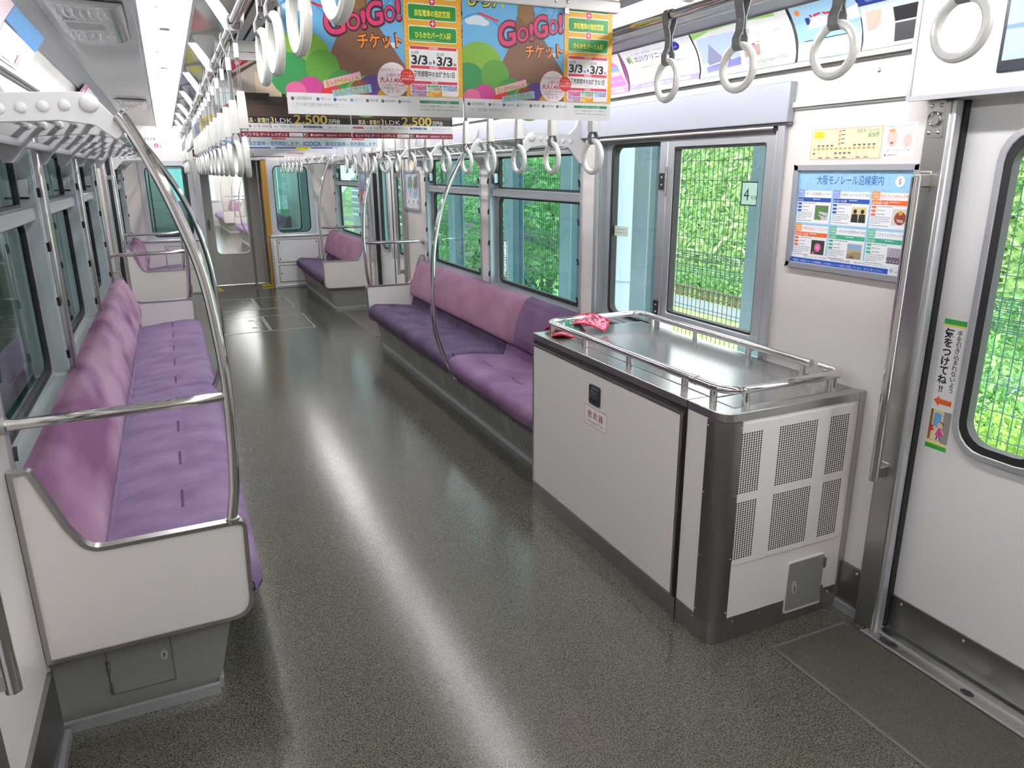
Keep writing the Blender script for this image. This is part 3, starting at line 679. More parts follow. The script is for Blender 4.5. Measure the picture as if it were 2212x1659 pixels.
# ================================================================== overhead rails and straps
def hand_rail(x, lab, s):
    root = empty('overhead_rail', (x, 4.8, 2.165), lab, 'handrail', 'overhead strap rails')
    b = MB(); b.cyl((x, -1.6, 2.165), (x, 11.45, 2.165), .0155, CHROME, 18); b.build('rail', root)
    y = .53
    while y < 11.4:
        # cast arm with a slot, from the lamp trim down round the rail
        out = rpoly([(x - s * .115, 2.305, .01), (x + s * .055, 2.325, .01), (x + s * .036, 2.165, .03), (x + s * .015, 2.140, .02), (x - s * .02, 2.142, .02), (x - s * .03, 2.165, .02)], 5)
        inn = rpoly([(x - s * .080, 2.296, .015), (x + s * .030, 2.306, .015), (x + s * .018, 2.205, .012), (x + s * .012, 2.19, .01), (x - s * .008, 2.19, .01), (x - s * .015, 2.205, .012)], 5)
        b = MB(); b.frame(out, inn, 'y', y - .018, y + .018, WHITE2); b.cyl((x, y - .03, 2.165), (x, y + .03, 2.165), .024, WHITE2); b.build('arm', root)
        y += 1.122
hand_rail(.262, 'overhead chrome strap rail on the half towards the dim windows', 1)
hand_rail(1.518, 'overhead chrome strap rail on the half towards the bright windows', -1)
RW = .024
def belt_loop(b, x, y, z_top, z_bot, spread, w, dz):
    """two belt bands round the rail and round the ring, thin strips"""
    def strip(pts):
        rows = []
        for (xx, zz) in pts: rows.append([(xx - .0018, y - w, zz), (xx - .0018, y + w, zz), (xx + .0018, y + w, zz), (xx + .0018, y - w, zz)])
        b.grid(rows, GREYB, closed=True)
    for s in (-1, 1):
        strip([(x + s * .002, z_top + .019), (x + s * .014, z_top + .016), (x + s * .0185, z_top + .002), (x + s * .016, z_top - .02), (x + s * .004, z_top - .06), (x + s * .0035, z_bot + dz)])
    return b
def make_strap(long):
    root = empty('hand_strap', (0, 0, 2.165), 'hand strap', 'hand strap')
    b = MB(); zr = 1.7475 if long else 1.974
    belt_loop(b, 0, 0, 2.165, zr, .004, .0085 if long else .0145, .20 if long else .10)
    def strip2(pts, w):
        rows = []
        for (xx, zz) in pts: rows.append([(xx - .0016, -w, zz), (xx - .0016, w, zz), (xx + .0016, w, zz), (xx + .0016, -w, zz)])
        b.grid(rows, GREYB, closed=True)
    w2 = .012 if long else .0145
    for s in (-1, 1):
        zt = zr + .068
        strip2([(s * .0035, zt + .045), (s * .0045, zt + .03), (s * .0155, zt + .008), (s * .0145, zt - .012), (s * .008, zt - .021), (0, zt - .0235)], w2)
    b.build('belt', root, smooth=False)
    if long:
        b = MB()
        rows = [[(sx * h, sy * w, z) for sx, sy in ((-1, -1), (1, -1), (1, 1), (-1, 1))] for z, h, w in ((1.955, .011, .011), (1.95, .0125, .0125), (1.845, .0165, .0185), (1.838, .0155, .0175))]
        b.grid(rows, PLASTIC, closed=True); b.add(rows[0], [(0, 1, 2, 3)], PLASTIC); b.add(rows[-1], [(3, 2, 1, 0)], PLASTIC); b.build('sleeve', root, bevel=.002)
        b = MB(); b.box(-.008, .008, -.012, .012, 2.055, 2.10, PLASTIC); b.build('buckle', root, bevel=.003)
    else:
        b = MB(); b.box(-.0045, .0045, -.008, .008, 2.06, 2.105, GREYB)
        for zz in (2.068, 2.097):
            for s in (-1, 1): b.dome((s * .0045, 0, zz), (s, 0, 0), .0032, .0014, CHROME)
        b.build('rivet_plate', root)
    b = MB(); b.torus((0, 0, zr), (1, 0, 0), .0575, .0108, PLASTIC); b.build('ring', root)
    return root
protoL, protoS = make_strap(True), make_strap(False); usedp = [False, False]
def place_strap(long, x, y, rot, lab, grp):
    k = 0 if long else 1; pr = (protoL, protoS)[k]
    o = pr if not usedp[k] else copy_tree(pr); usedp[k] = True
    o.location = (x, y, 2.165); o.rotation_euler = (0, 0, rot); o['label'] = lab; o['group'] = grp
R5 = random.Random(5)
for x, half, seat in ((.262, 'dim', 'long lilac seat'), (1.518, 'bright', 'long purple seat')):
    ys = [1.10 + .335 * i for i in range(4)]
    if half == 'dim': ys = [1.175, 1.516, 1.84, 2.055]
    else: ys = [1.105, 1.43, 1.77, 2.105]
    for i, y in enumerate(sorted(ys, reverse=True)):
        place_strap(False, x, y, R5.uniform(-.10, .10), 'short wide belt ring strap on the %s half rail, %s before the hanging poster' % (half, ORDN[i]), 'short ring straps near the viewer')
    y0 = 2.72 if half == 'dim' else 2.565
    n = 14 if half == 'bright' else 13
    for i in range(n):
        y = y0 + .3365 * i; r = R5.uniform(-.09, .09)
        if half == 'bright' and i == 9: r = .42
        if half == 'dim' and i == 0: r = -.10
        place_strap(True, x, y, r, 'long ring strap with white sleeve above the %s, %s along the rail' % (seat, ORDN[i]), 'sleeved ring straps above the long seats')
    for i in range(6):
        place_strap(False, x, 7.33 + .34 * i, R5.uniform(-.1, .1), 'short ring strap in the far doorway on the %s half rail, %s along it' % (half, ORDN[i]), 'short ring straps between the far doors')
    for i in range(6):
        place_strap(True, x, 9.45 + .3365 * i, R5.uniform(-.1, .1), 'small far sleeved ring strap before the end wall, %s half, %s of its row' % (half, ORDN[i]), 'sleeved ring straps by the end wall')

# ================================================================== luggage racks
def rack(side, ys, lab):
    X = (lambda x: x) if side == 1 else (lambda x: 2 * XC - x)
    root = empty('luggage_rack', (X(2.05), (ys[0] + ys[-1]) / 2, 1.73), lab, 'luggage rack', 'rod luggage racks over the seats')
    KN = [(1.918, 1.876, .024), (1.975, 1.870, .015), (2.024, 1.866, .015), (2.073, 1.862, .015), (2.122, 1.858, .015), (2.17, 1.858, .015)]
    P = rpoly([(1.838, 1.812, .012), (1.862, 1.782, .014), (1.912, 1.822, .03), (1.99, 1.832, .02), (2.155, 1.824, .03), (2.20, 1.775, .02), (2.232, 1.735, .015), (2.268, 1.735, .012), (2.268, 2.005, 0), (2.232, 2.005, .01), (2.205, 1.935, .03), (2.165, 1.895, .03), (1.955, 1.905, .02), (1.91, 1.902, .02)], 4)
    P = [(X(a), c) for a, c in P]
    for i, y in enumerate(ys):
        b = MB(); b.prism(P, 'y', y - .011, y + .011, RACKW); br = b.build('bracket', root, bevel=.002)
        for kx, kz, r in KN:
            b = MB(); b.dome((X(kx), y - .011, kz), (0, -1, 0), r, r * .55, RACKW); b.build('knob', br)
    for kx, kz, r in KN:
        b = MB(); b.cyl((X(kx), ys[0], kz), (X(kx), ys[-1], kz), .0085, CHROME, 12); b.build('rod', root)
    b = MB(); b.cyl((X(1.862), ys[0], 1.806), (X(1.862), ys[-1], 1.806), .0125, CHROME, 14); b.build('front_rail', root)
    b = MB(); q = sorted((X(2.20), X(2.222))); b.box(q[0], q[1], ys[0], ys[-1], 1.79, 1.815, ALU); b.build('rear_rail', root)
rack(-1, [2.345 + .787 * i for i in range(7)], 'long luggage rack above the dim windows and lilac seat')
rack(1, [3.93 + .787 * i for i in range(5)], 'long luggage rack above the bright windows and purple seat')
rack(1, [9.37 + .70 * i for i in range(4)], 'short far luggage rack over the corner seat beside the end window')
rack(-1, [9.37 + .70 * i for i in range(4)], 'short far luggage rack in the corner on the dim side')

# ================================================================== equipment cabinet
CX0, CX1, CY0, CY1, CZ = 1.607, 2.262, 1.81, 3.262, .905
cab = empty('equipment_cabinet', (1.93, 2.53, 0), 'white waist high equipment cabinet with steel edges and chrome top rail', 'cabinet')
out = rpoly([(CX0 + .004, CY0 + .004, .055), (CX1, CY0 + .004, 0), (CX1, CY1, 0), (CX0 + .004, CY1, 0)], 8)
b = MB(); b.prism(out, 'z', .09, .872, WHITE); b.build('body', cab)
o2 = rpoly([(CX0, CY0, .06), (CX1, CY0, 0), (CX1, CY1 + .004, 0), (CX0, CY1 + .004, 0)], 8)
b = MB(); b.prism(rpoly([(CX0 + .002, CY0 + .002, .05), (CX1, CY0 + .002, 0), (CX1, CY1 + .004, 0), (CX0 + .002, CY1 + .004, 0)], 8), 'z', 0, .098, mat('plinth_steel', (.40, .385, .37), .3, 1.0))
for yy in (1.9, 2.2, 2.6, 3.0, 3.2): b.dome((CX0 - .0005, yy, .08), (-1, 0, 0), .004, .002, STEEL)
for xx in (1.72, 1.85, 2.2): b.dome((xx, CY0 - .0005, .08), (0, -1, 0), .004, .002, STEEL)
b.build('plinth', cab)
b = MB(); b.prism(o2, 'z', .872, CZ, STEEL); t = b.build('top_frame', cab, bevel=.003)
b = MB(); b.box(CX0 - .0006, CX0 + .66, 2.007, 2.0105, .0, CZ + .0004, DARK); b.build('joint_gap', cab)
b = MB(); b.box(1.70, 2.245, 1.985, CY1 - .02, CZ, CZ + .003, TOPL); b.build('top_sheet', cab, bevel=.001)
b = MB(); b.box(1.69, 2.245, 1.86, 1.965, CZ, CZ + .002, TOPL); b.build('top_strip', cab)
b = MB(); cx, cy = CX0 + .058, CY0 + .058     # rounded corner post
arc_ = [(cx - .064 * math.cos(t), cy - .064 * math.sin(t)) for t in [math.pi / 2 * k / 10 for k in range(11)]]
b.prism([(cx - .064, cy + .02)] + arc_ + [(cx + .02, cy - .064), (cx + .02, cy - .05), (cx - .05, cy + .02)], 'z', .098, .872, STEELD)
for zz in (.13, .35, .6, .85):
    b.dome((cx - .064, cy + .014, zz), (-1, 0, 0), .004, .002, STEEL); b.dome((cx + .014, cy - .064, zz), (0, -1, 0), .004, .002, STEEL)
b.build('corner_post', cab, ang=50)
# side door
dr = MB(); dr.box(CX0 - .010, CX0 + .004, 2.028, 3.236, .104, .845, WHITE); dr = dr.build('door', cab, bevel=.002)
b = MB(); b.frame(rrect(2.020, 3.244, .098, .853, .003), rrect(2.030, 3.234, .108, .843, .003), 'x', CX0 - .012, CX0 + .002, STEEL); b.build('door_frame', dr)
b = MB(); b.box(CX0 - .003, CX0 + .003, 2.016, 3.25, .853, .872, BLACK); b.box(CX0 - .004, CX0 + .002, 2.011, 2.020, .098, .872, BLACK); b.build('shadow_gap', dr)
b = MB(); b.frame(rrect(2.582, 2.672, .705, .795, .012), rrect(2.590, 2.664, .713, .787, .008), 'x', CX0 - .017, CX0 - .006, mat('latch_bezel', (.05, .055, .065), .3, .3)); b.box(CX0 - .011, CX0 - .009, 2.588, 2.666, .711, .789, BLACK)
b.box(CX0 - .020, CX0 - .008, 2.596, 2.658, .735, .768, mat('latch_paddle', (.09, .10, .115), .3, .4)); b.box(CX0 - .016, CX0 - .008, 2.596, 2.658, .772, .784, STEEL); b.build('latch', dr, bevel=.002)
c = Canvas(.19, .088); c.rr(0, 0, .19, .088, .006, 'a3273c', 1).rr(.002, .002, .188, .086, .005, 'f1efee', 2).text('救 助 器', .095, .040, .032, 'a3273c', 3, 'c', .012).text('Emergency Tool', .095, .014, .017, '7d4450', 3, 'c')
c.build('notice', map_negx(CX0 - .0105, 2.716, .600), dr)
# perforated grille plate on the end
c = MB(); c.box(1.668, 2.222, CY0 - .0015, CY0 + .005, .318, .862, WHITE)
for xx in (1.678, 1.86, 2.04, 2.212):
    for zz in (.328, .852): c.dome((xx, CY0 - .0015, zz), (0, -1, 0), .0045, .0025, WHITE2)
gp = c.build('grille_plate', cab, bevel=.001)
hole = mat('perforation_dark', (.025, .022, .02), .8)
for x0, n in ((1.690, 9), (1.862, 17), (2.105, 9)):
    for z0 in (.345, .605):
        b = MB()
        for i in range(n):
            for j in range(26):
                px, pz = x0 + i * .0108, z0 + j * .0088
                b.add([(px + .0038 * math.cos(t * math.pi / 4), CY0 - .0019, pz + .0038 * math.sin(t * math.pi / 4)) for t in range(8)], [tuple(range(8))], hole)
        b.build('perforated_field', gp, smooth=False, fixn=False)
b = MB(); b.prism(rrect(1.975, 2.155, .052, .258, .008), 'y', CY0 - .006, CY0 + .004, GREY); b.frame(rrect(1.971, 2.159, .040, .262, .008), rrect(1.975, 2.155, .052, .258, .007), 'y', CY0 - .004, CY0 + .004, WHITE2); hd = b.build('hatch_door', cab, bevel=.0015)
b = MB(); b.prism([(2.008 + .013 * math.cos(t * math.pi / 8), .150 + .026 * math.sin(t * math.pi / 8)) for t in range(16)], 'y', CY0 - .010, CY0 - .004, mat('lock_plate', (.5, .5, .5))); b.box(2.006, 2.010, CY0 - .0106, CY0 - .006, .138, .158, BLACK)
for zz in (.132, .168): b.dome((2.008, CY0 - .010, zz), (0, -1, 0), .003, .001, STEELD)
b.build('key_lock', hd)
for zz in (.10, .222): b = MB(); b.cyl((2.157, CY0 - .007, zz - .02), (2.157, CY0 - .007, zz + .02), .005, STEELD); b.build('hinge', hd)
b = MB(); b.box(CX1 - .02, CX1 + .006, CY0 - .002, CY0 + .03, .0, CZ + .001, STEEL); b.build('rear_edge', cab)
# chrome guard rail round the top
zr = CZ + .060
fr = [(1.665, 3.10), (1.665, 2.6), (1.665, 2.048)]
A = [(1.675, 3.185), (1.667, 3.15)] + fr
loop = rpoly([(2.218, 1.99, 0), (2.218, 1.868, .06), (1.662, 1.868, .085), (1.662, 2.045, 0)], 8)
b = MB(); b.tube([(x, y, zr) for x, y in [loop[k] for k in range(len(loop))]], .0155, CHROME, 16); gr = b.build('guard_rail', cab)
loop2 = rpoly([(1.662, 2.05, 0), (1.662, 3.215, .07), (2.215, 3.215, .07), (2.215, 2.03, 0)], 8)
b = MB(); b.tube([(x, y, zr) for x, y in loop2], .0155, CHROME, 16); b.build('guard_rail', cab)
b = MB(); b.tube([(1.662, 2.03, zr), (1.662, 2.062, zr)], .0185, STEEL, 16); b.build('rail_clip', gr)
for x, y in ((1.663, 3.165), (1.662, 2.84), (1.662, 2.47), (1.662, 2.10), (1.668, 1.945), (1.745, 1.868), (2.16, 1.868), (2.215, 2.07), (2.215, 2.38), (2.215, 2.74), (2.215, 3.10), (2.215, 1.955)):
    b = MB(); b.cyl((x, y, CZ), (x, y, zr - .008), .0135, CHROME, 14); b.build('rail_post', gr)

# folded quilted pouch on the cabinet
pz = CZ + .004
pk1 = mat('pouch_pink', hexc('d98aa0'), .8, noise=(55, 2, hexc('7c2c44'), .50, .56, ONE)); pk2 = mat('pouch_green', hexc('2f6b60'), .8, noise=(70, 2, hexc('e7b7bd'), .60, .64, ONE)); pk3 = mat('pouch_red_binding', hexc('d3213f'), .7)
root = empty('fabric_pouch', (1.79, 3.17, pz), 'folded pink and green patterned fabric pouch with red binding on the cabinet top', 'pouch')
def flap(cx, cy, w, l, ang, hgt, m, name, z0, curl):
    rows = []; ca, sa = math.cos(ang), math.sin(ang); top = []; edge = []
    for j in range(13):
        v = j / 12; r = []
        for i in range(9):
            u = i / 8; a = (u - .5) * w; q = (v - .5) * l
            z = z0 + hgt * math.sin(math.pi * v) * (1 - .35 * abs(u - .5)) + curl * (u - .3) ** 2 * .06
            r.append((cx + a * ca - q * sa, cy + a * sa + q * ca, z))
        rows.append(r)
    b = MB(); b.grid(rows, m); b.grid([[(x, y, z - .006) for x, y, z in r] for r in rows], pk3); f = b.build(name, root)
    per = rows[0] + [r[-1] for r in rows[1:]] + rows[-1][::-1][1:] + [r[0] for r in rows[::-1][1:]]
    b = MB(); b.tube([(x, y, z - .003) for x, y, z in per], .0045, pk3, 8); b.build('binding', f)
flap(1.86, 3.16, .13, .20, .75, .035, pk1, 'pink_flap', pz + .022, 1)
flap(1.755, 3.20, .11, .17, .35, .055, pk2, 'green_flap', pz + .010, 0)
flap(1.70, 3.115, .07, .10, .9, .012, pk1, 'inner_flap', pz + .006, 0)
# ================================================================== hanging posters
PW = .553
def hanging(y, labs, drawers, idx, H=.40):
    root = empty('poster_hanger', (XC + .03, y, 2.21), 'white clamp bar holding a pair of hanging posters, %s from the viewer' % ORDN[idx], 'poster hanger', 'poster clamp bars over the aisle')
    b = MB(); b.box(.325, 1.487, y - .016, y + .016, 2.212, 2.246, WHITE2); b.box(.325, 1.487, y - .012, y + .012, 2.250, 2.30, WHITE2); b.build('clamp_bar', root, bevel=.003)
    for xx in (.55, 1.26):
        b = MB(); b.box(xx - .035, xx + .035, y - .018, y - .012, 2.243, 2.252, STEELD)
        for d in (-.022, .022):
            for zz in (2.232, 2.262): b.dome((xx + d, y - .016, zz), (0, -1, 0), .006, .003, STEEL)
        b.box(xx + .01, xx + .026, y - .02, y - .012, 2.195, 2.215, STEELD); b.build('hinge', root)
    for xx in (.60, 1.20): b = MB(); b.cyl((xx, y, 2.29), (xx, y, 2.36), .008, STEEL); b.build('hanger_rod', root)
    for k, x0 in enumerate((.356, .914)):
        c = Canvas(PW, H); drawers(c, k); o = c.build('hanging_poster', map_negy(x0, y - .002 + k * .0012, 1.864)); tag(o, labs[k], 'poster')
def dr_park(c, k):
    W_, H_ = c.W, c.H; U = lambda u: u * W_; V = lambda v: .386 - v * .386 + .0   # v from top of the visible sheet
    c.rect(0, V(.845), U(.66), H_, '6db7e6', 1)
    for u, v, r in ((.05, .25, .02), (.09, .24, .028), (.13, .255, .02), (.58, .06, .02), (.615, .055, .016), (.60, .47, .015), (.04, .04, .016)): c.circ(U(u), V(v), r, 'dcecf6', 2, r * .5)
    c.poly([(U(.36), H_), (U(.43), H_), (U(.47), V(.25)), (U(.66), V(.62)), (U(.66), V(.845)), (U(.14), V(.845)), (U(.30), V(.40)), (U(.345), V(.18))], '7d5a45', 3)
    c.poly([(U(.36), H_), (U(.43), H_), (U(.45), V(.20)), (U(.40), V(.24)), (U(.345), V(.18))], '8f6a3c', 4)
    c.circ(U(.52), V(.10), .036, '6db7e6', 2); c.arc(U(.52), V(.10), .040, .002, '3a6fb8', L=3)
    for t in range(8): c.line((U(.52), V(.10)), (U(.52) + .04 * math.cos(t * math.pi / 4), V(.10) + .04 * math.sin(t * math.pi / 4)), .0012, '3a6fb8', 3); c.circ(U(.52) + .04 * math.cos(t * math.pi / 4), V(.10) + .04 * math.sin(t * math.pi / 4), .003, 'd46aa0', 4, n=8)
    c.arc(U(.10), V(.42), .088, .002, '2f6fb5', 30, 130, 3); c.line((U(.10), V(.185)), (U(.225), V(.235)), .007, 'd93a4a', 4)
    # park greenery
    for u, v, r, h in ((.10, .62, .085, '7fb23c'), (.03, .72, .06, '2f8a4c'), (.20, .66, .05, '5a9a3a'), (.30, .80, .05, '3f8f45'), (.42, .86, .06, '6aa83a'), (.55, .80, .045, '4d9440'), (.62, .74, .03, '7fb23c')): c.circ(U(u), V(v), r, h, 5)
    for u, v, r, h in ((.13, .80, .035, 'c9438f'), (.05, .83, .03, 'e06a9d'), (.24, .84, .03, 'd8322f'), (.33, .86, .03, 'e0b51f'), (.47, .79, .045, '5b3f8c'), (.56, .86, .04, 'c99a1e'), (.40, .80, .03, '8a4a3a')): c.circ(U(u), V(v), r, h, 6, r * .8)
    c.rect(0, 0, U(.66), V(.845), 'eff0f2', 7)
    # headline
    for col, L, bo in (('17161a', 8, .075), ('f2dc1c', 9, .018)): c.text('ひらパー', U(.03), V(.125), .044, col, L, bold=bo, w=U(.31), rot=-1)
    for col, L, bo in (('4b1b2c', 8, .085), ('dc3f73', 9, .022)):
        for ch, du, dv, hh, ww in (('G', .225, .43, .085, .115), ('O', .345, .385, .052, .075), ('!', .425, .365, .060, .028), ('G', .455, .345, .078, .095), ('O', .555, .305, .050, .06), ('!', .622, .285, .066, .026)):
            g = .006 if L == 8 else 0
            c.text(ch, U(du) - g * .4, V(dv) - g * .3, hh, col, L, bold=bo, w=U(ww) + g, rot=12, shear=.15)
    for col, L, bo in (('43221a', 8, .08), ('ee8a35', 9, .025)): c.text('チケット', U(.40), V(.50), .040, col, L, bold=bo, w=U(.25), rot=4)
    c.poly([(U(.195), V(.755)), (U(.40), V(.675)), (U(.405), V(.73)), (U(.20), V(.81))], 'f2b9cf', 8).text('おトクなチケットで', U(.212), V(.795), .017, '2a2418', 9, bold=.05, w=U(.185), rot=10)
    c.text('おトクなチケットで', U(.212), V(.795), .017, 'f5e23a', 10, bold=.008, w=U(.185), rot=10)
    c.poly([(U(.24), V(.82)), (U(.455), V(.765)), (U(.46), V(.825)), (U(.245), V(.87))], '8ecbec', 8)
    for col, L, bo in (('1f1f2a', 9, .05), ('f5e23a', 10, .008)): c.text('ひらパーに行こう!!', U(.255), V(.855), .018, col, L, bold=bo, w=U(.19), rot=7)
    c.circ(U(.585), V(.725), .050, 'f7eef1', 8); c.arc(U(.585), V(.725), .050, .001, 'd77a9b', L=9)
    c.text('ひらかたパーク', U(.585), V(.665), .010, 'b8598a', 10, 'c').text('入園料金', U(.585), V(.70), .010, 'b8598a', 10, 'c').text('大人1,400円', U(.585), V(.745), .016, 'c2243c', 10, 'c', .02, w=U(.155)).text('こども(2歳〜小学生)800円', U(.585), V(.772), .007, '8a3a4a', 10, 'c', w=U(.15)).text('ご乗車料金がセットで', U(.585), V(.795), .007, '8a3a4a', 10, 'c').text('おトク!', U(.585), V(.825), .012, 'c2506a', 10, 'c')
    c.circ(U(.668), V(.70), .0235, 'd9252c', 11).text('[さらに!]', U(.668), V(.675), .006, 'f5e23a', 12, 'c').text('チケット提示で', U(.668), V(.70), .006, 'ffffff', 12, 'c').text('優待割引あり', U(.668), V(.722), .006, 'ffffff', 12, 'c')
    # yellow side
    c.rect(U(.66), V(.845), W_, H_, 'e8a928', 5)
    for j in range(24):
        v = .02 + j * .035; c.line((U(.664), V(v)), (U(.674), V(v + .02)), .0018, 'f5cf62', 6); c.line((U(.974), V(v)), (U(.985), V(v + .02)), .0018, 'f5cf62', 6)
    for v0, v1, t in ((.0, .115, '各社局線の指定区間'), (.155, .275, '京阪電車の指定区間'), (.315, .435, 'ひらかたパーク入園')):
        c.rr(U(.685), V(v1), U(.97), V(v0) + .001, .006, 'e9efe2', 7).rr(U(.688), V(v1 - .007), U(.967), V(v0 + .007), .005, '1f8f3c', 8).text(t, U(.8275), V(v1 - .035 if v0 else v1 - .03), .017, 'f3e83e', 9, 'c', .025, w=U(.21))
    c.lines(U(.70), V(.418), U(.955), 1, .004, 'cfe6c9', .3, 9)
    for v in (.133, .295): c.circ(U(.8275), V(v), .0125, 'f3f3ee', 9).circ(U(.8275), V(v), .0112, 'd5243f', 10).rect(U(.8275) - .007, V(v) - .0013, U(.8275) + .007, V(v) + .0013, 'ffffff', 11).rect(U(.8275) - .0013, V(v) - .007, U(.8275) + .0013, V(v) + .007, 'ffffff', 11)
    c.rr(U(.683), V(.838), U(.973), V(.462), .008, 'f3f3f4', 7)
    for v, t in ((.488, '発売期間'), (.632, '通用期間'), (.748, '発売額')): c.rect(U(.69), V(v + .0), U(.966), V(v - .022), 'd83a55', 8).text(t, U(.8275), V(v - .004), .0065, 'ffffff', 9, 'c')
    c.text('2018年', U(.695), V(.525), .010, '2a2a2e', 9, w=U(.045)).text('2019年', U(.845), V(.53), .010, '2a2a2e', 9, w=U(.045))
    c.text('3/3', U(.695), V(.598), .031, '17171c', 9, bold=.035, w=U(.095)).rect(U(.797), V(.600), U(.814), V(.578), '2f83c9', 9).text('土', U(.8055), V(.597), .007, 'ffffff', 10, 'c').poly([(U(.824), V(.60)), (U(.824), V(.56)), (U(.836), V(.58))], '17171c', 9).text('3/3', U(.845), V(.602), .031, '17171c', 9, bold=.035, w=U(.095)).rect(U(.947), V(.604), U(.963), V(.582), 'c4344a', 9).text('日', U(.955), V(.601), .007, 'ffffff', 10, 'c')
    c.text('発売期間中のお好きな1日', U(.8275), V(.69), .0165, '17171c', 9, 'c', .02, w=U(.245)); c.lines(U(.69), V(.703), U(.965), 1, .004, 'a9a9ad', .3, 9)
    P = (('北大阪急行線', '大人1,850円', '950円', 'e38bbf', 'd0458f'), ('大阪モノレール線', '大人1,800円', '950円', 'b9dcc4', '2f9160'), ('大阪地下鉄線', '大人1,750円', '900円', 'a9d0f0', '3f97d8'), ('京都市営地下鉄線', '大人1,800円', '900円', 'd5c4e6', '7d5cb0'), ('京阪電車線', '大人1,700円', '900円', 'f3d24a', 'e58a1f'))
    for i, (a, q, e, h1, h2) in enumerate(P):
        u0 = .692 + (i % 3) * .093; v0 = .752 - (0 if i < 3 else -.0) + (.040 if i > 2 else 0)
        v0 = .754 if i < 3 else .800
        c.rr(U(u0), V(v0 + .042), U(u0 + .087), V(v0), .003, h1, 8).rect(U(u0), V(v0 + .013), U(u0 + .087), V(v0 + .001), h2, 9).text(a, U(u0 + .0435), V(v0 + .011), .0038, 'ffffff', 10, 'c', w=U(.066)).text(q, U(u0 + .084), V(v0 + .027), .0052, 'b52038', 10, 'r', .015).text('小児 ' + e, U(u0 + .084), V(v0 + .040), .0052, 'b52038', 10, 'r', .015)
    # foot
    x = .012
    for t, w, h in (('北大阪急行電鉄株式会社', .105, '55555a'), ('大阪モノレール', .07, '5a6a90'), ('Osaka Metro', .07, '4a559a'), ('大阪シティバス', .065, '7fa0c4'), ('京都市交通局', .065, '66666a'), ('KEIHAN', .075, '6a6a6e'), ('KEIHAN', .07, '6a6a6e')):
        c.text(t, U(x + .03), V(.895), .009, h, 9, w=U(w - .018)); c.circ(U(x + .016), V(.888), .005, h, 9); x += w + .028 if w > .1 else w + .022
    c.frame_line(U(.03), V(.945), U(.30), V(.918), .0006, 'b5b5b8', 9).text('チケットに関するご質問は、各社局へお問い合わせください。', U(.045), V(.937), .0065, '66666a', 10, w=U(.23))
    c.rect(U(.735), V(.895), U(.975), V(.872), '1d8a5c', 9).text('ひらかたパークのご案内', U(.855), V(.892), .006, 'e8f3ec', 10, 'c').text('ひらかたパークの営業時間、休園日はホームページをご確認ください。', U(.738), V(.922), .0055, '66666a', 10, w=U(.235)).text('TEL.072-844-3475   http://www.hirakatapark.co.jp', U(.738), V(.948), .0055, '66666a', 10, w=U(.235))
hanging(2.365, ['nearest hanging park ticket poster, the half behind the dangling ring straps', 'nearest hanging park ticket poster, the half whose headline and green boxes show whole'], dr_park, 0)
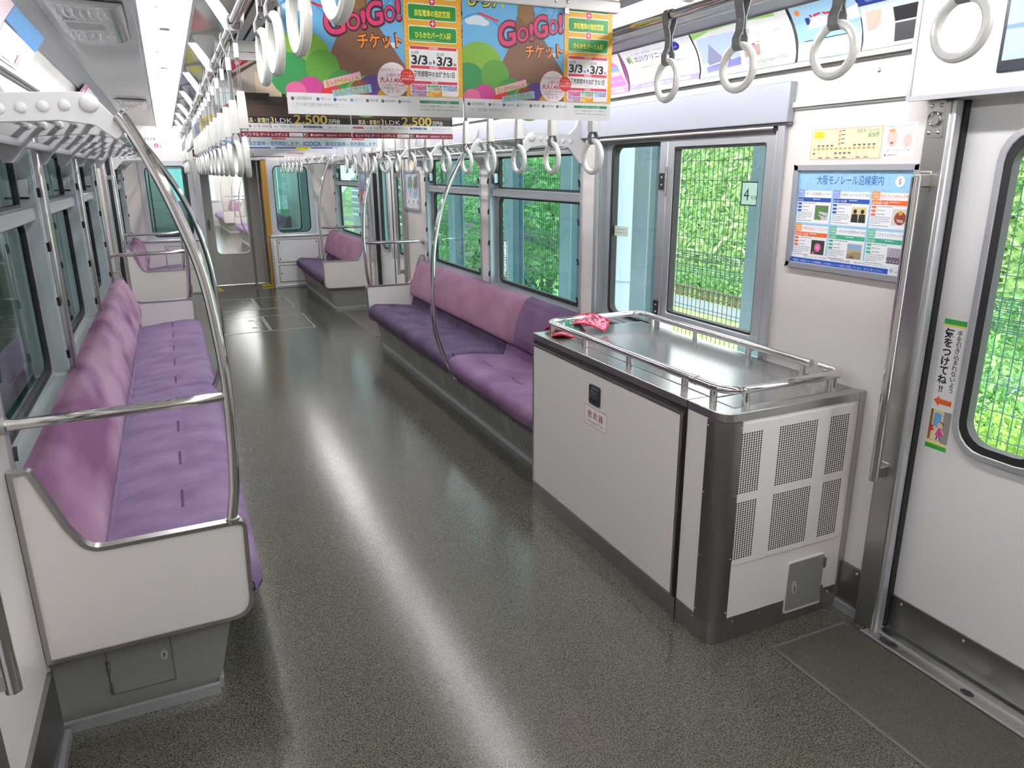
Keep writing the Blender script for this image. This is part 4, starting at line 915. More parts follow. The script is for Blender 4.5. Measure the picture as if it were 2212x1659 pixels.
def dr_home(c, k):
    W_, H_ = c.W, c.H
    c.rect(0, .085, W_, H_, '3d2f29', 1); c.rect(0, .19, W_, .36, 'c4b9ab', 2); c.rect(0, .085, W_, .15, '4d3c33', 2); c.poly([(.10, .30), (.30, .27), (.34, .20), (.10, .19)], 'e3d2b4', 3); c.rect(.22, .16, .24, .27, '30231d', 4); c.rect(.02, .17, .16, .205, '241d1c', 4); c.rect(.30, .17, .5, .21, '3a2d28', 4)
    for u in (.28, .33, .38): c.circ(u, .215, .010, '5a5a42', 5); c.rect(u - .008, .20, u + .008, .212, 'd8d4cc', 5)
    c.poly([(0, .30), (.11, .365), (.11, .40), (0, .34)], 'b3203f', 5).text('間人間', .02, .325, .022, 'f3e6e6', 6, rot=30); c.rect(0, .36, W_, .40, 'd9cfc6', 3); c.poly([(0, .29), (.13, .36), (.14, .355), (.0, .27)], '5a4130', 4)
    c.text('3LDKから', .14, .265, .040, 'f6f1ea', 6, bold=.006, w=.17).text('2,000万円台', .32, .262, .042, 'f3dc9a', 6, w=.20)
    c.rect(0, .066, W_, .098, '1b1513', 6).text('家具・家電付', .035, .070, .022, 'efe3a4', 8, bold=.01, w=.115).text('3', .155, .068, .034, 'f0e0a0', 8, bold=.01).text('LDK', .178, .069, .028, 'f6f2ec', 8, w=.082).text('2,500', .268, .067, .052, 'd6c055', 8, bold=.012, w=.165).text('万円台', .438, .070, .022, 'f6f2ec', 8, bold=.01, w=.06)
    c.rect(0, 0, W_, .066, 'e9e9ec', 5).poly([(0.005, .047), (.065, .047), (.055, .057), (.005, .057)], '8f2440', 7).text('2WAYアクセス', .008, .049, .006, 'ffffff', 8).text('「古川橋」駅徒歩', .07, .046, .012, '55555a', 8, w=.075).text('5', .146, .044, .026, '8f2440', 8).text('分&「門真市」駅徒歩10分', .168, .046, .012, '55555a', 8, w=.13).poly([(.312, .047), (.41, .047), (.40, .057), (.312, .057)], '24478f', 7).text('ご成約キャンペーン開催中', .318, .049, .006, 'ffffff', 8, w=.075).text('50', .436, .045, .016, '3f5f9f', 8).text('万円分プレゼント!', .46, .047, .010, '66666a', 8, w=.08)
    c.lines(.01, .040, .54, 2, .007, 'b9b9be', .35, 7)
    c.rect(0, 0, W_, .027, '7d1730', 7).text('セントラル ゲート レジデンス', .015, .007, .014, 'f6eef0', 8, bold=.01, w=.215).rect(.24, .005, .328, .022, 'e8e4e4', 8).text('京阪みらい', .246, .0085, .009, '55555a', 9, w=.05).rect(.305, .006, .326, .021, '4a4a4e', 9).circ(.315, .0145, .004, 'ffffff', 10).text('NIPPO', .36, .008, .011, 'f6eef0', 8, bold=.01, w=.05).circ(.35, .0135, .006, 'f6eef0', 8).text('KEIHAN', .425, .008, .011, 'f6eef0', 8, w=.05).text('長谷工コーポレーション', .488, .009, .009, 'f6eef0', 8, w=.06)
hanging(3.985, ['dark apartment sale poster on the hanger behind the nearest pair, dim window half', 'dark apartment sale poster on the hanger behind the nearest pair, bright window half'], dr_home, 1)
def dr_pass(c, k):
    W_, H_ = c.W, c.H
    c.rect(0, 0, W_, H_, 'd4e2e2', 1).circ(.12, .20, .085, 'cc2b38', 3).text('大阪', .085, .235, .028, 'f6e9ea', 4).text('地下鉄', .045, .185, .042, 'f6e9ea', 4, bold=.02, w=.15).rect(.16, .22, .27, .34, '6fb9d8', 3).circ(.215, .30, .006, 'd0454f', 4)
    c.text('ICOCA', .012, .012, .034, '2f83c0', 4, bold=.03, w=.125).text('連絡定期券', .165, .013, .028, '3279b8', 4, bold=.015, w=.15).text('を', .322, .014, .018, '3279b8', 4).text('発売開始します!', .345, .013, .028, '3279b8', 4, bold=.015, w=.195)
    c.text('大阪地下鉄との', .012, .058, .020, 'c94b55', 4, w=.13).rr(.36, .052, .45, .076, .005, 'cf3348', 3).text('4月1日受付開始', .405, .058, .011, 'ffffff', 4, 'c', w=.08)
hanging(5.585, ['pale green commuter pass poster, third hanger from the viewer, dim window half', 'pale green commuter pass poster, third hanger from the viewer, bright window half'], dr_pass, 2)
def dr_yel(c, k):
    W_, H_ = c.W, c.H
    c.rect(0, 0, W_, H_, 'e6e7ee', 1).circ(.09, .20, .12, 'e9d824', 2).poly([(.02, .27), (.08, .23), (.06, .21), (.16, .16), (.1, .20), (.12, .22)], '1d1d1f', 3).circ(.25, .3, .05, '9fb7dc', 2).rect(.03, .038, .24, .058, '2f3f9a', 3).rr(.215, .024, .335, .075, .004, 'efe23a', 4).text('二次交付手続開始', .275, .035, .012, '55551a', 5, 'c', w=.10).rect(.345, .038, .545, .056, '3a3f9c', 3)
    c.lines(.02, .02, .54, 1, .006, '9a9aa2', .4, 3)
hanging(7.215, ['white poster with a yellow blob and blue bars, fourth hanger, dim window half', 'white poster with yellow tag and blue bar, fourth hanger, bright window half'], dr_yel, 3)
def dr_blue(c, k):
    W_, H_ = c.W, c.H
    c.rect(0, 0, W_, H_, 'e3e3e8', 1).rect(.0, .18, .30, .34, '7f9ad6', 2).lines(.05, .045, .33, 1, .008, '8a8a90', .5, 3).rr(.36, .03, .54, .058, .004, '9c3a44', 3).text('お申込み受付中', .45, .038, .011, 'f3e6e6', 4, 'c')
hanging(8.83, ['white poster with pale blue block and dark red tag, fifth hanger, dim window half', 'white poster with dark red tag, fifth hanger, bright window half'], dr_blue, 4)
def dr_dark(c, k):
    W_, H_ = c.W, c.H
    c.rect(0, 0, W_, H_, 'e6e4e2', 1).rect(0, .02, W_, .11, '2a1c1a', 2).circ(.06, .05, .022, 'd98a2c', 3).poly([(.2, .03), (.5, .03), (.55, .06), (.3, .09)], 'b5563a', 3)
hanging(10.44, ['poster with a dark strip at its foot, last hanger before the end wall, dim half', 'poster with a dark strip at its foot, last hanger before the end wall, bright half'], dr_dark, 5)

# ================================================================== adverts in the ceiling cove
COVE = [(2.232, 2.084), (2.236, 2.12), (2.225, 2.165), (2.205, 2.205), (2.178, 2.24), (2.16, 2.262)]
CL = [0.0]
for i in range(1, len(COVE)): CL.append(CL[-1] + math.hypot(COVE[i][0] - COVE[i - 1][0], COVE[i][1] - COVE[i - 1][1]))
def cove_pt(v, h):
    v = max(0, min(CL[-1], v)); i = 1
    while i < len(CL) - 1 and v > CL[i]: i += 1
    t = (v - CL[i - 1]) / (CL[i] - CL[i - 1]); a, b_ = COVE[i - 1], COVE[i]; dx, dz = b_[0] - a[0], b_[1] - a[1]; n = math.hypot(dx, dz)
    return (a[0] + dx * t - dz / n * h, a[1] + dz * t + dx / n * h)
def map_cove(Y, side):
    def f(u, v, h):
        x, z = cove_pt(v, h + .001)
        return (x, Y - u, z) if side == 1 else (2 * XC - x, Y + u, z)
    return f
AH = CL[-1]
def ad(Y, W_, draw, side, label):
    c = Canvas(W_, AH); draw(c); o = c.build('cove_advert', map_cove(Y, side), nv=6, th=.001); tag(o, label, 'advert', 'printed adverts along the ceiling cove')
def ad_pink(c):
    c.rect(0, 0, c.W, AH, 'f08ccf', 1, 6).poly([(c.W, AH), (c.W, .02), (c.W - .06, .14), (c.W - .14, AH)], 'f3f2f5', 2)
    c.text('首・腰・肩・ひざの痛み', .16, .125, .022, 'ffffff', 3, bold=.05, w=.26).text('首・腰・肩・ひざの痛み', .16, .125, .022, '2f7fc4', 4, bold=.012, w=.26).text('リハビリを受けられます。', .12, .085, .016, '3a1f33', 3, w=.27).rect(.40, .075, .50, .115, 'ddd0c4', 3).rect(.40, .105, .50, .135, '8fb7dd', 3).rect(.41, .098, .49, .118, 'c98a70', 4).rect(.40, .07, .50, .08, '6a5a44', 4)
    c.text('2', .29, .028, .05, '2f34c0', 4, bold=.03).text('1', .262, .03, .045, '2f34c0', 4, bold=.02).text('「少路駅」徒歩約1分', .36, .046, .018, 'ffffff', 4, bold=.03, w=.175).text('TEL06-6856-2500', .36, .022, .019, 'ffffff', 4, bold=.03, w=.18).rect(.43, .004, .515, .017, 'f6f4f6', 3).text('アマニカス 検索', .436, .007, .008, '6a6a70', 4, w=.075).rr(.26, .004, .31, .018, .004, '3a3480', 3).text('駅直結', .268, .007, .009, 'f3e83e', 4, w=.035)
def ad_clinic(c):
    c.rect(0, 0, c.W, AH, 'f2f3f7', 1, 6).circ(.045, .148, .010, '5b86c4', 2, .018).circ(.065, .152, .010, 'a9cb3a', 2, .02).line((.05, .125), (.085, .14), .003, '8fbf4a', 2)
    c.text('人工透析  泌尿器科  ℡072-645-1500', .085, .168, .012, '9fb4dc', 3, w=.30).text('北川クリニック', .095, .133, .030, '232c66', 3, bold=.005, w=.285).circ(.43, .168, .040, '2a31a8', 3, .022).text('茨木', .43, .160, .018, 'ffffff', 4, 'c', .01)
    c.text('「健康を守り、いつまでもお元気でいて」わたしたちの願いです。', .085, .116, .010, '44464c', 3, w=.37).rect(.085, .098, .26, .111, 'cfe39b', 2).text('人工透析センター', .12, .1, .010, '44504a', 3, w=.11).rect(.30, .098, .50, .111, 'b4c6ee', 2).text('泌尿器科外来', .335, .1, .010, '2f4fae', 3, w=.10)
    for i, (a, t) in enumerate((('月・水・金', '8:50〜17:00'), ('火・木', '8:50〜21:00'), ('土・祝日', '8:30〜17:00'))): c.text(a, .10, .085 - i * .017, .010, '55575c', 3, w=.06).text(t, .195, .085 - i * .017, .010, '55575c', 3, w=.075).rect(.085, .081 - i * .017, .27, .0816 - i * .017, 'c9cace', 3)
    for j, d in enumerate('月火水木金土'):
        c.text(d, .335 + j * .03, .086, .010, '55575c', 3, 'c')
        for i in range(2):
            if (i == 0 and j != 2) or (i == 1 and j in (1, 3)): c.circ(.335 + j * .03, .072 - i * .017, .0036, '5c74d0', 3, .005)
            else: c.rect(.331 + j * .03, .0715 - i * .017, .339 + j * .03, .0725 - i * .017, '77797e', 3)
    c.text('(休診日＝日曜日)', .085, .036, .010, 'd0485a', 3, w=.105).text('送迎有ります。お気軽にお問い合わせください。(車椅子可)', .20, .036, .010, '55575c', 3, w=.32).rect(0, .004, c.W, .029, '9a94cf', 2).lines(.02, .026, .09, 2, .008, 'd9d7ee', .5, 3).text('阪急 JR 茨木駅・阪急茨木市駅より約10分', .11, .011, .012, 'e9e8f6', 3, w=.25).rect(.40, .01, .50, .023, 'ece9f2', 3).text('北川クリニック 検索', .41, .012, .009, '8a86b4', 4, w=.08)
def ad_rehab(c):
    c.rect(0, 0, c.W, AH, 'f3f5f4', 1, 6).poly([(0, AH - .03), (.12, AH - .008), (.3, AH - .002), (.5, AH - .012), (.5, AH), (0, AH)], 'a4dc7c', 2).rect(.02, .06, .26, .17, 'b8cbee', 2)
    c.poly([(.03, .10), (.10, .165), (.16, .145), (.16, .06), (.06, .05)], '8f93b4', 3).poly([(.10, .165), (.24, .155), (.25, .075), (.16, .06), (.16, .145)], 'a9abc4', 3).poly([(.09, .160), (.11, .170), (.20, .165), (.16, .145)], '9a7f77', 4)
    for i in range(3):
        for j in range(4): c.rect(.17 + j * .02, .085 + i * .02, .184 + j * .02, .095 + i * .02, '5f6488', 4)
    for u, v, r in ((.12, .09, .028), (.15, .10, .018), (.09, .07, .022), (.18, .07, .025)): c.circ(u, v, r, '6f6a55' if u > .1 else '77664f', 5, r * .7)
    c.poly([(.04, .045), (.26, .062), (.26, .03), (.05, .02)], '7d7fc4', 4).poly([(0, .0), (0, .03), (.2, .018), (.35, .03), (.52, .014), (.52, 0)], 'b5e3bd', 3).text('駅から徒歩5分。リハビリ専門病院', .04, .006, .012, 'd4f0dc', 5, w=.2)
    c.text('彩都', .30, .146, .020, '9aa0a6', 4, w=.045).text('リハビリテーション病院', .30, .122, .018, 'a4a9ae', 4, w=.205).arc(.285, .145, .012, .002, 'b7c3bd', L=4).text('1階にカフェOPEN', .385, .103, .015, '6a6d74', 4, w=.12).circ(.37, .112, .010, '74b84a', 4)
    c.rect(.285, .05, .375, .098, 'b99c98', 4).poly([(.30, .088), (.345, .104), (.365, .086)], 'b5413c', 5).rect(.30, .05, .36, .068, '97444a', 5).rect(.31, .07, .318, .08, 'e9e4e2', 6).rect(.335, .07, .343, .08, 'e9e4e2', 6)
    c.text('訪問リハビリ(医療)', .395, .085, .010, 'e08aa0', 4, w=.10).text('訪問リハビリ(介護保険)', .395, .068, .010, 'e08aa0', 4, w=.105).text('お気軽にご相談ください。', .405, .052, .008, '77797e', 4, w=.08).text('TEL.(072)728-7770', .29, .026, .022, '3f4248', 4, w=.225).text('箕面市彩都粟生南1丁目 彩都リハビリテーション', .29, .008, .009, '8fbfa0', 5, w=.2)
def ad_store(c):
    c.rect(0, 0, c.W, AH, 'a9d6f3', 1, 6).circ(.03, .175, .012, 'ee8a3f', 2).poly([(.05, .105), (.09, .15), (.20, .14), (.29, .16), (.29, .11)], 'f4f6f8', 2).text('近江木', .075, .116, .045, 'd2202c', 3, bold=.03, w=.18).text('株式会社ハッピーライフ', .18, .098, .010, '8a3a4a', 3, w=.11)
    c.rect(.035, .07, .10, .094, '2c4f9e', 3).rect(.055, .12, .075, .15, '2f4a8a', 3).rect(.03, .066, .26, .088, '28378f', 2).text('ヤマハ千里店へ行こう!', .05, .071, .014, 'ffffff', 3, bold=.02, w=.20).rect(.0, .004, .285, .063, 'f6f7fa', 2).rect(.01, .05, .09, .057, '8fc46a', 3).rect(.015, .033, .1, .04, '3f6fb5', 3).text('ヤマハミュージック', .02, .042, .006, '55555a', 3).text('ピアノ教室', .03, .024, .008, '55555a', 3).rect(.02, .014, .09, .02, 'f2a27a', 3)
    c.rect(.105, .03, .155, .058, 'c99a84', 3).rect(.105, .008, .15, .027, '77646a', 3).rect(.165, .05, .19, .058, '7fc48a', 3).rect(.20, .03, .215, .055, '5fb0c0', 3).rect(.225, .035, .255, .05, 'f0a27a', 3).line((.16, .045), (.28, .058), .003, 'b0b4bc', 3).line((.22, .01), (.25, .06), .003, 'b0b4bc', 3)
def ad_beauty(c):
    c.rect(0, 0, c.W, AH, 'cfe3fb', 1, 6).rect(0, AH - .055, c.W, AH, '26408f', 2, 2).text('大阪府茨木市松ヶ本町8-30', .03, AH - .028, .010, 'e4e9f6', 3, w=.16).text('TEL.0120-643-530 www.kitakawa.org', .03, AH - .044, .009, 'e4e9f6', 3, w=.2)
    c.rect(.02, .012, .125, .128, 'f1dbd5', 2, 2).poly([(.02, .128), (.02, .05), (.05, .06), (.09, .10), (.085, .128)], 'e0bdb1', 3).line((.04, .112), (.062, .106), .003, '5a4038', 4).line((.028, .068), (.045, .07), .004, 'b86a6a', 4)
    c.rect(.125, .012, c.W, .128, '2e2e34', 2, 2).rect(.135, .095, .18, .125, '1c2430', 3).rect(.185, .098, .24, .126, 'e6e6e8', 3).text('POLA', .15, .068, .022, 'ffffff', 4, bold=.02, w=.055).text('THE BEAUTY', .21, .069, .019, 'e6e6e8', 4, w=.10).text('大日ベアーズ店', .175, .052, .012, 'e6e6e8', 4, w=.085).text('℡.06-6904-7760', .14, .034, .010, 'c9c9cc', 4, w=.09).text('イオン専門店ですぐ 大日ベアーズ1F', .14, .018, .009, 'c9c9cc', 4, w=.14)
def ad_plain(col, col2):
    def f(c): c.rect(0, 0, c.W, AH, 'e4e8ee', 1, 6).rect(.0, .12, c.W, AH, col, 2, 2).lines(.05, .10, c.W - .1, 4, .016, '9aa0a8', .5, 3).rect(.06, .02, .2, .05, col2, 3)
    return f
ad(3.98, .555, ad_pink, 1, 'pink clinic advert in the cove, partly behind the nearest hanging poster')
ad(3.415, .56, ad_clinic, 1, 'white clinic timetable advert with a blue oval in the cove')
ad(2.845, .56, ad_rehab, 1, 'green and white hospital advert with a building picture in the cove')
ad(2.27, .285, ad_store, 1, 'light blue store advert with red brush letters in the cove')
ad(1.98, .36, ad_beauty, 1, 'beauty salon advert with a pale face and black panel in the cove')
for k, y in enumerate((4.56, 5.13, 5.70, 6.27, 6.84)): ad(y, .56, ad_plain(('8fb0dc', 'd9a0b8', 'a4cfae', 'e3c878', '9fb7dc')[k], ('c9a13a', '4a6fb0', 'b5505a', '4a8a5a', 'c96a3a')[k]), 1, ('pale blue', 'rose', 'soft green', 'straw yellow', 'grey blue')[k] + ' headed advert in the cove above the bright windows, beyond the hanging posters')
def ad_l1(c): c.rect(0, 0, c.W, AH, 'e3e8ec', 1, 6).poly([(.0, .14), (c.W, .12), (c.W, AH), (0, AH)], '4f9bd8', 2).poly([(0, .132), (c.W, .112), (c.W, .122), (0, .142)], '27406a', 3).lines(.05, .10, .30, 4, .014, 'a9c9b8', .5, 3).poly([(.30, .02), (.40, .075), (.42, .065), (.36, .01)], '6a4a44', 3).circ(.40, .05, .03, 'd9a99c', 4, .02).rect(.03, .01, .2, .02, '77797e', 3)
def ad_l2(c): c.rect(0, 0, c.W, AH, 'e9e2e6', 1, 6).rect(.0, .0, .012, AH, '2a2a2e', 3).rect(.02, .13, .25, AH, 'b8629c', 2, 2).rect(.10, .145, .18, .17, 'e6dfe6', 3).rect(.28, .10, .45, .16, '5aa0dc', 2).lines(.05, .10, .24, 4, .016, 'c9a9b8', .5, 3)
ad(3.27, .72, ad_l1, -1, 'blue and white advert in the cove over the near luggage rack')
ad(2.70, .56, ad_plain('e9d3dc', '4a6fb0'), -1, 'pale pink headed advert in the cove at the picture edge over the near rack')
ad(5.85, .56, ad_l2, -1, 'purple and white advert with a blue wedge in the cove behind the near rack')
ad(6.42, .56, ad_plain('a9c4e6', 'b5505a'), -1, 'pale blue advert in the cove farther along over the lilac seat')

# ================================================================== framed poster and stickers on the bright side
def framed(X0, y0, y1, z0, z1, draw, label):
    root = empty('framed_poster', (X0, (y0 + y1) / 2, z0), label, 'framed poster')
    b = MB(); o = rrect(y0, y1, z0, z1, .004); b.frame(o, inset(o, .022), 'x', X0 - .016, X0, ALU); b.build('picture_frame', root, bevel=.003)
    c = Canvas(y1 - y0 - .036, z1 - z0 - .036); draw(c); c.build('print', map_negx(X0 - .004, y1 - .018, z0 + .018), root)
    return root
def dr_guide(c):
    W_, H_ = c.W, c.H
    c.rect(0, 0, W_, H_, '9fd0ee', 1)
    r = random.Random(3)
    for i in range(260): c.circ(r.uniform(0, W_), r.uniform(.06, H_), .004, '8cc3e6', 2, n=6)
    c.text('大阪モノレール沿線案内', .095, H_ - .052, .032, '2e53a8', 4, bold=.004, w=.295).circ(.455, H_ - .040, .018, 'f4f6f8', 4).text('5', .455, H_ - .050, .022, '2b3a6a', 5, 'c')
    BL, OR, GN = '1f4fa8', 'e8682c', '38a884'
    cards = ((('大阪モノレール', '大阪モノレールと北大阪急行電鉄ジョイントハイキング', '6/2土', BL, '8fa4e0'), ('大阪モノレール', '大阪モノレールフェア 2018', '5/1火〜31木', BL, '8fa4e0'), ('万博記念公園', '第5回 カレーEXPO in 万博公園', '5/3木祝〜6日', OR, 'ef9a4c')),
             (('万博記念公園', '万博記念公園 ローズフェスタ', '5/12土〜27日', OR, 'ef9a4c'), ('立命館', 'いばらき×立命館DAY 2018', '5/20日', GN, '6ec2a4'), ('摂津市', 'こどもフェスティバル', '5/13日', GN, '6ec2a4')))
    cw, ch = .163, .122
    for i in range(2):
        for j in range(3):
            u = .010 + j * .171; v = H_ - .078 - i * .131 - ch; t0, t1, d, h, h2 = cards[i][j]
            c.rr(u, v, u + cw, v + ch, .004, 'f3f6fa', 3).rr(u - .001, v + ch - .024, u + .032, v + ch + .004, .003, h2, 4).text(t0[:4], u + .003, v + ch - .008, .006, 'f6f6fa', 5, w=.024).text(t0[4:] or t0, u + .003, v + ch - .018, .006, 'f6f6fa', 5, w=.024)
            c.text(t1, u + .036, v + ch - .016, .0105, h if h == OR else '4f5a78', 5, w=min(.125, .011 * len(t1))).rect(u + .001, v + ch - .042, u + cw - .001, v + ch - .026, h, 4).text(d, u + .004, v + ch - .039, .010, 'f6f8fb', 5, bold=.01).lines(u + .075, v + ch - .030, u + .14, 1, .006, 'dfe6f2', .5, 5)
            for q in range(3): c.rr(u + .003, v + ch - .054 - q * .013, u + .022, v + ch - .046 - q * .013, .002, h, 5).lines(u + .026, v + ch - .046 - q * .013, u + (.085 if q else .14), 1, .006, 'a4a9b4', .5, 5)
            c.lines(u + .004, v + .040, u + .085, 4, .007, 'b4b8c0', .45, 5).lines(u + .004, v + .010, u + .14, 1, .006, '9aa0ac', .45, 5)
            p0, q0, p1, q1 = u + .090, v + .014, u + .154, v + .068; F = lambda a, b_: (p0 + (p1 - p0) * a, q0 + (q1 - q0) * b_)
            k = i * 3 + j
            c.rect(p0, q0, p1, q1, ('5a7a4a', 'e3cf9a', 'd9d2cc', '33402a', 'b9a888', 'b4b0bc')[k], 5)
            if k == 0:
                c.poly([F(.55, 0), F(1, 0), F(1, .5), F(.3, .6)], 'c9ccc4', 6)
                for q in range(12): c.circ(*F(.3 + .06 * q, .28 + .03 * (q % 4)), .0035, ('3a4a6a', 'e6e6e8', '77909a')[q % 3], 7, n=8)
            if k == 1:
                for a in (.25, .75): c.circ(*F(a, .72), .008, '1f2226', 6); c.poly([F(a - .24, 0), F(a + .24, 0), F(a + .2, .55), F(a - .2, .55)], '24272c', 6)
            if k == 2: c.circ(*F(.5, .45), .026, 'eee9e4', 6).circ(*F(.5, .45), .023, '8a3a30', 7).circ(*F(.5, .78), .008, 'd9a83a', 8).line(F(.3, .35), F(.7, .3), .003, 'eadfd0', 8).line(F(.35, .25), F(.7, .2), .003, 'eadfd0', 8)
            if k == 3: c.circ(*F(.5, .5), .016, 'e46aa4', 6).circ(*F(.5, .52), .007, 'f3a4c8', 7).circ(*F(.2, .1), .006, 'c95a8a', 6)
            if k == 4: c.rect(*F(0, .62), *F(1, 1), '8fb0d0', 6); c.poly([F(0, .3), F(.6, .5), F(1, .45), F(1, 0), F(0, 0)], '9a8a6a', 6).poly([F(0, 0), F(.4, .25), F(.6, 0)], '6a5a4a', 7)
            if k == 5:
                c.rect(*F(0, 0), *F(1, .4), '5f5a6a', 6)
                for q in range(14): c.circ(*F(.05 + .07 * q, .15 + .12 * (q % 3)), .003, ('c9c4cc', 'a8606a', '4a5a8a')[q % 3], 7, n=8)
                for q in range(4): c.line(F(.2 + .18 * q, .4), F(.3 + .18 * q, .95), .0015, '6a6a78', 6)
    c.rect(0, 0, W_, .040, 'f3f6fa', 3).rect(0, 0, W_, .022, '1f4fb0', 4).text('電話・インターネットでのご案内', .07, .027, .007, '55607a', 5, w=.11).text('℡0570-064-268', .19, .026, .010, '2b3a5a', 5, w=.10).text('■鉄道運行情報 http://www.osaka-monorail.co.jp/', .31, .027, .006, '77808f', 5, w=.14).text('情報誌「大阪モノレール沿線案内」は大阪モノレール各駅に設置しています。ぜひご覧ください。', .015, .008, .008, 'dfe6f6', 5, w=.42).rr(.455, .004, .52, .030, .003, 'eef1f6', 6).circ(.468, .018, .007, 'b9bfcc', 7).text('大阪府 EXPO', .48, .012, .006, '8a90a0', 7)
framed(2.268, 1.708, 2.258, 1.318, 1.712, dr_guide, 'silver framed light blue notice with six event cards on the white wall')
def dr_trees(c):
    W_, H_ = c.W, c.H
    c.rect(0, 0, W_, H_, 'e4e4e6', 1).rect(.0, .10, W_, H_, 'aebfd4', 2).rect(0, .10, W_, .16, 'c4ccda', 3)
    for u, h in ((.14, '77806a'), (.34, '6f6a60')):
        c.rect(u - .008, .13, u + .008, .24, '3a3432', 5)
        for k in range(7): c.circ(u + .05 * math.cos(k), .26 + .035 * math.sin(k * 1.7), .035, h, 4)
    c.rect(.25, .11, .32, .16, '7fb4dc', 5)
    for u in (.06, .22, .36): c.rect(u, .05, u + .035, .085, '77685f', 3)
    c.lines(.04, .04, .42, 2, .01, 'a9a9ae', .4, 3)
framed(2.268, 7.13, 7.60, 1.31, 1.70, dr_trees, 'framed poster with two bare trees on the white wall before the far doors')
def dr_red(c): c.rect(0, 0, c.W, c.H, '8f98a4', 1).rect(0, 0, c.W, .15, 'b03340', 2).rect(0, .26, c.W, c.H, '9fb4c8', 2).rect(.25, .16, .42, .30, '3f62b4', 3).circ(.15, .19, .05, '5f8ac9', 3).lines(.03, .12, .4, 3, .025, 'd9a4a8', .5, 3)
framed(2.268, 9.16, 9.62, 1.31, 1.70, dr_red, 'framed blue and red poster beyond the far doors')
c = Canvas(.315, .108); cm = 'f3e4c0'
c.rect(0, 0, .315, .108, 'dc8a6a', 1).rect(.0015, .0015, .3135, .1065, cm, 2).rect(.012, .075, .060, .100, 'f0e23a', 3).text('OSAKA', .016, .089, .0085, 'c98a2a', 4).text('MONORAIL', .016, .079, .0085, 'c98a2a', 4, w=.038).text('大阪モノレール', .205, .090, .014, '3f8f4c', 3, bold=.01, w=.095).text('路線図', .255, .074, .014, '3f8f4c', 3, bold=.01, w=.045)
c.rect(.018, .0365, .288, .0385, '9fc46a', 3).rect(.131, .038, .133, .100, 'b4c8a0', 3)
for i in range(14):
    u = .018 + i * .0205; c.circ(u, .0375, .0042, 'e08a3a', 4, n=12)
    c.rect(u - .006, .047 if 0 < i < 5 or i > 8 else .020, u + .006, .051 if 0 < i < 5 or i > 8 else .024, '4a443c', 4).rect(u - .005, .044 if 0 < i < 5 or i > 8 else .017, u + .005, .0455 if 0 < i < 5 or i > 8 else .0185, '6a645c', 4)
for i in range(4): c.circ(.132, .054 + i * .0145, .0042, 'e08a3a', 4, n=12).rect(.139, .055 + i * .0145, .155, .058 + i * .0145, '4a443c', 4)
for u, h in ((.05, '6a4a42'), (.085, 'd03a3a'), (.125, '6a4a42'), (.16, '6a4a42'), (.22, '8a4a52'), (.255, '5aa04a')): c.line((u, .010), (u - .012, .034), .0007, '6a6a60', 3).rect(u - .008, .004, u + .010, .0075, h, 4)
tag(c.build('route_map_sticker', map_negx(2.2695, 2.198, 1.730)), 'cream route map sticker above the silver framed notice', 'sticker')
c = Canvas(.125, .112); c.rect(0, 0, .125, .112, 'f1f2f5', 1).text('一緒に楽しんだら、まだ泣けないで。', .012, .098, .007, '6a6c74', 2, w=.10).circ(.033, .062, .020, 'f0c9bc', 2, .026).circ(.088, .060, .024, 'dfe0e2', 2, .032).circ(.094, .054, .016, 'efc9bb', 3, .021).circ(.030, .088, .014, 'e0a06a', 3, .006).circ(.033, .048, .006, 'b5504a', 3, .004).text('100% アイケアエンスミアワセ展', .015, .020, .0075, '77798a', 2, w=.09).circ(.012, .008, .003, '2a2c34', 2).text('北國医療大学', .018, .006, .006, '44464e', 2)
tag(c.build('small_wall_poster', map_negx(2.2695, 1.876, 1.732)), 'small white sticker with two faces beside the route map', 'sticker')
c = Canvas(.20, .12); c.rect(0, 0, .20, .12, 'f0dfb4', 1).rect(.01, .08, .04, .105, 'efe23a', 2).rect(.165, .03, .195, .1, 'c9503a', 2).lines(.05, .1, .15, 5, .015, 'c9a46a', .4, 2); tag(c.build('small_wall_poster', map_negx(2.2695, 7.45, 1.735)), 'small cream map sticker above the framed tree poster', 'sticker')
# warning strip on the near door
c = Canvas(.078, .455)
c.rr(0, 0, .078, .455, .006, 'f2f2f3', 1).rect(0, .438, .078, .455, '2f9a44', 2).rect(0, .432, .078, .438, 'e8dc3a', 2).rect(0, 0, .078, .016, '2f9a44', 2).rect(0, .016, .078, .022, 'e8dc3a', 2)
c.text('気をつけてね', .024, .395, .030, '1f1b2a', 3, 'c', .03, vert=True); c.text('!!', .024, .205, .026, '1f1b2a', 3, 'c', .03)
c.text('手を引き込まれないよう', .060, .405, .0185, '1f1b2a', 3, 'c', .012, vert=True)
c.poly([(.006, .172), (.026, .190), (.026, .180), (.070, .180), (.070, .162), (.026, .162), (.026, .153)], 'e8642a', 3)
c.rect(.0, .026, .078, .140, 'efe2b4', 2).rect(.052, .026, .078, .140, '97908f', 3).rect(.004, .03, .012, .14, '7d5a3a', 3).rr(.018, .078, .044, .130, .004, '6fb0e0', 4).frame_line(.014, .03, .050, .136, .001, '8a7a4a', 4)
c.poly([(.010, .085), (.024, .080), (.016, .074), (.028, .068), (.014, .062), (.010, .05)], 'd02a34', 5).circ(.044, .088, .010, 'f0c9a4', 6).circ(.047, .093, .010, '5a3524', 5, .008).poly([(.030, .050), (.056, .050), (.049, .078), (.039, .078)], 'd84a9a', 6).line((.038, .072), (.022, .082), .005, 'f0c9a4', 6).line((.050, .072), (.062, .060), .005, 'f0c9a4', 6).line((.040, .050), (.036, .034), .005, '4a4a8a', 6).line((.047, .050), (.050, .034), .005, '4a4a8a', 6)
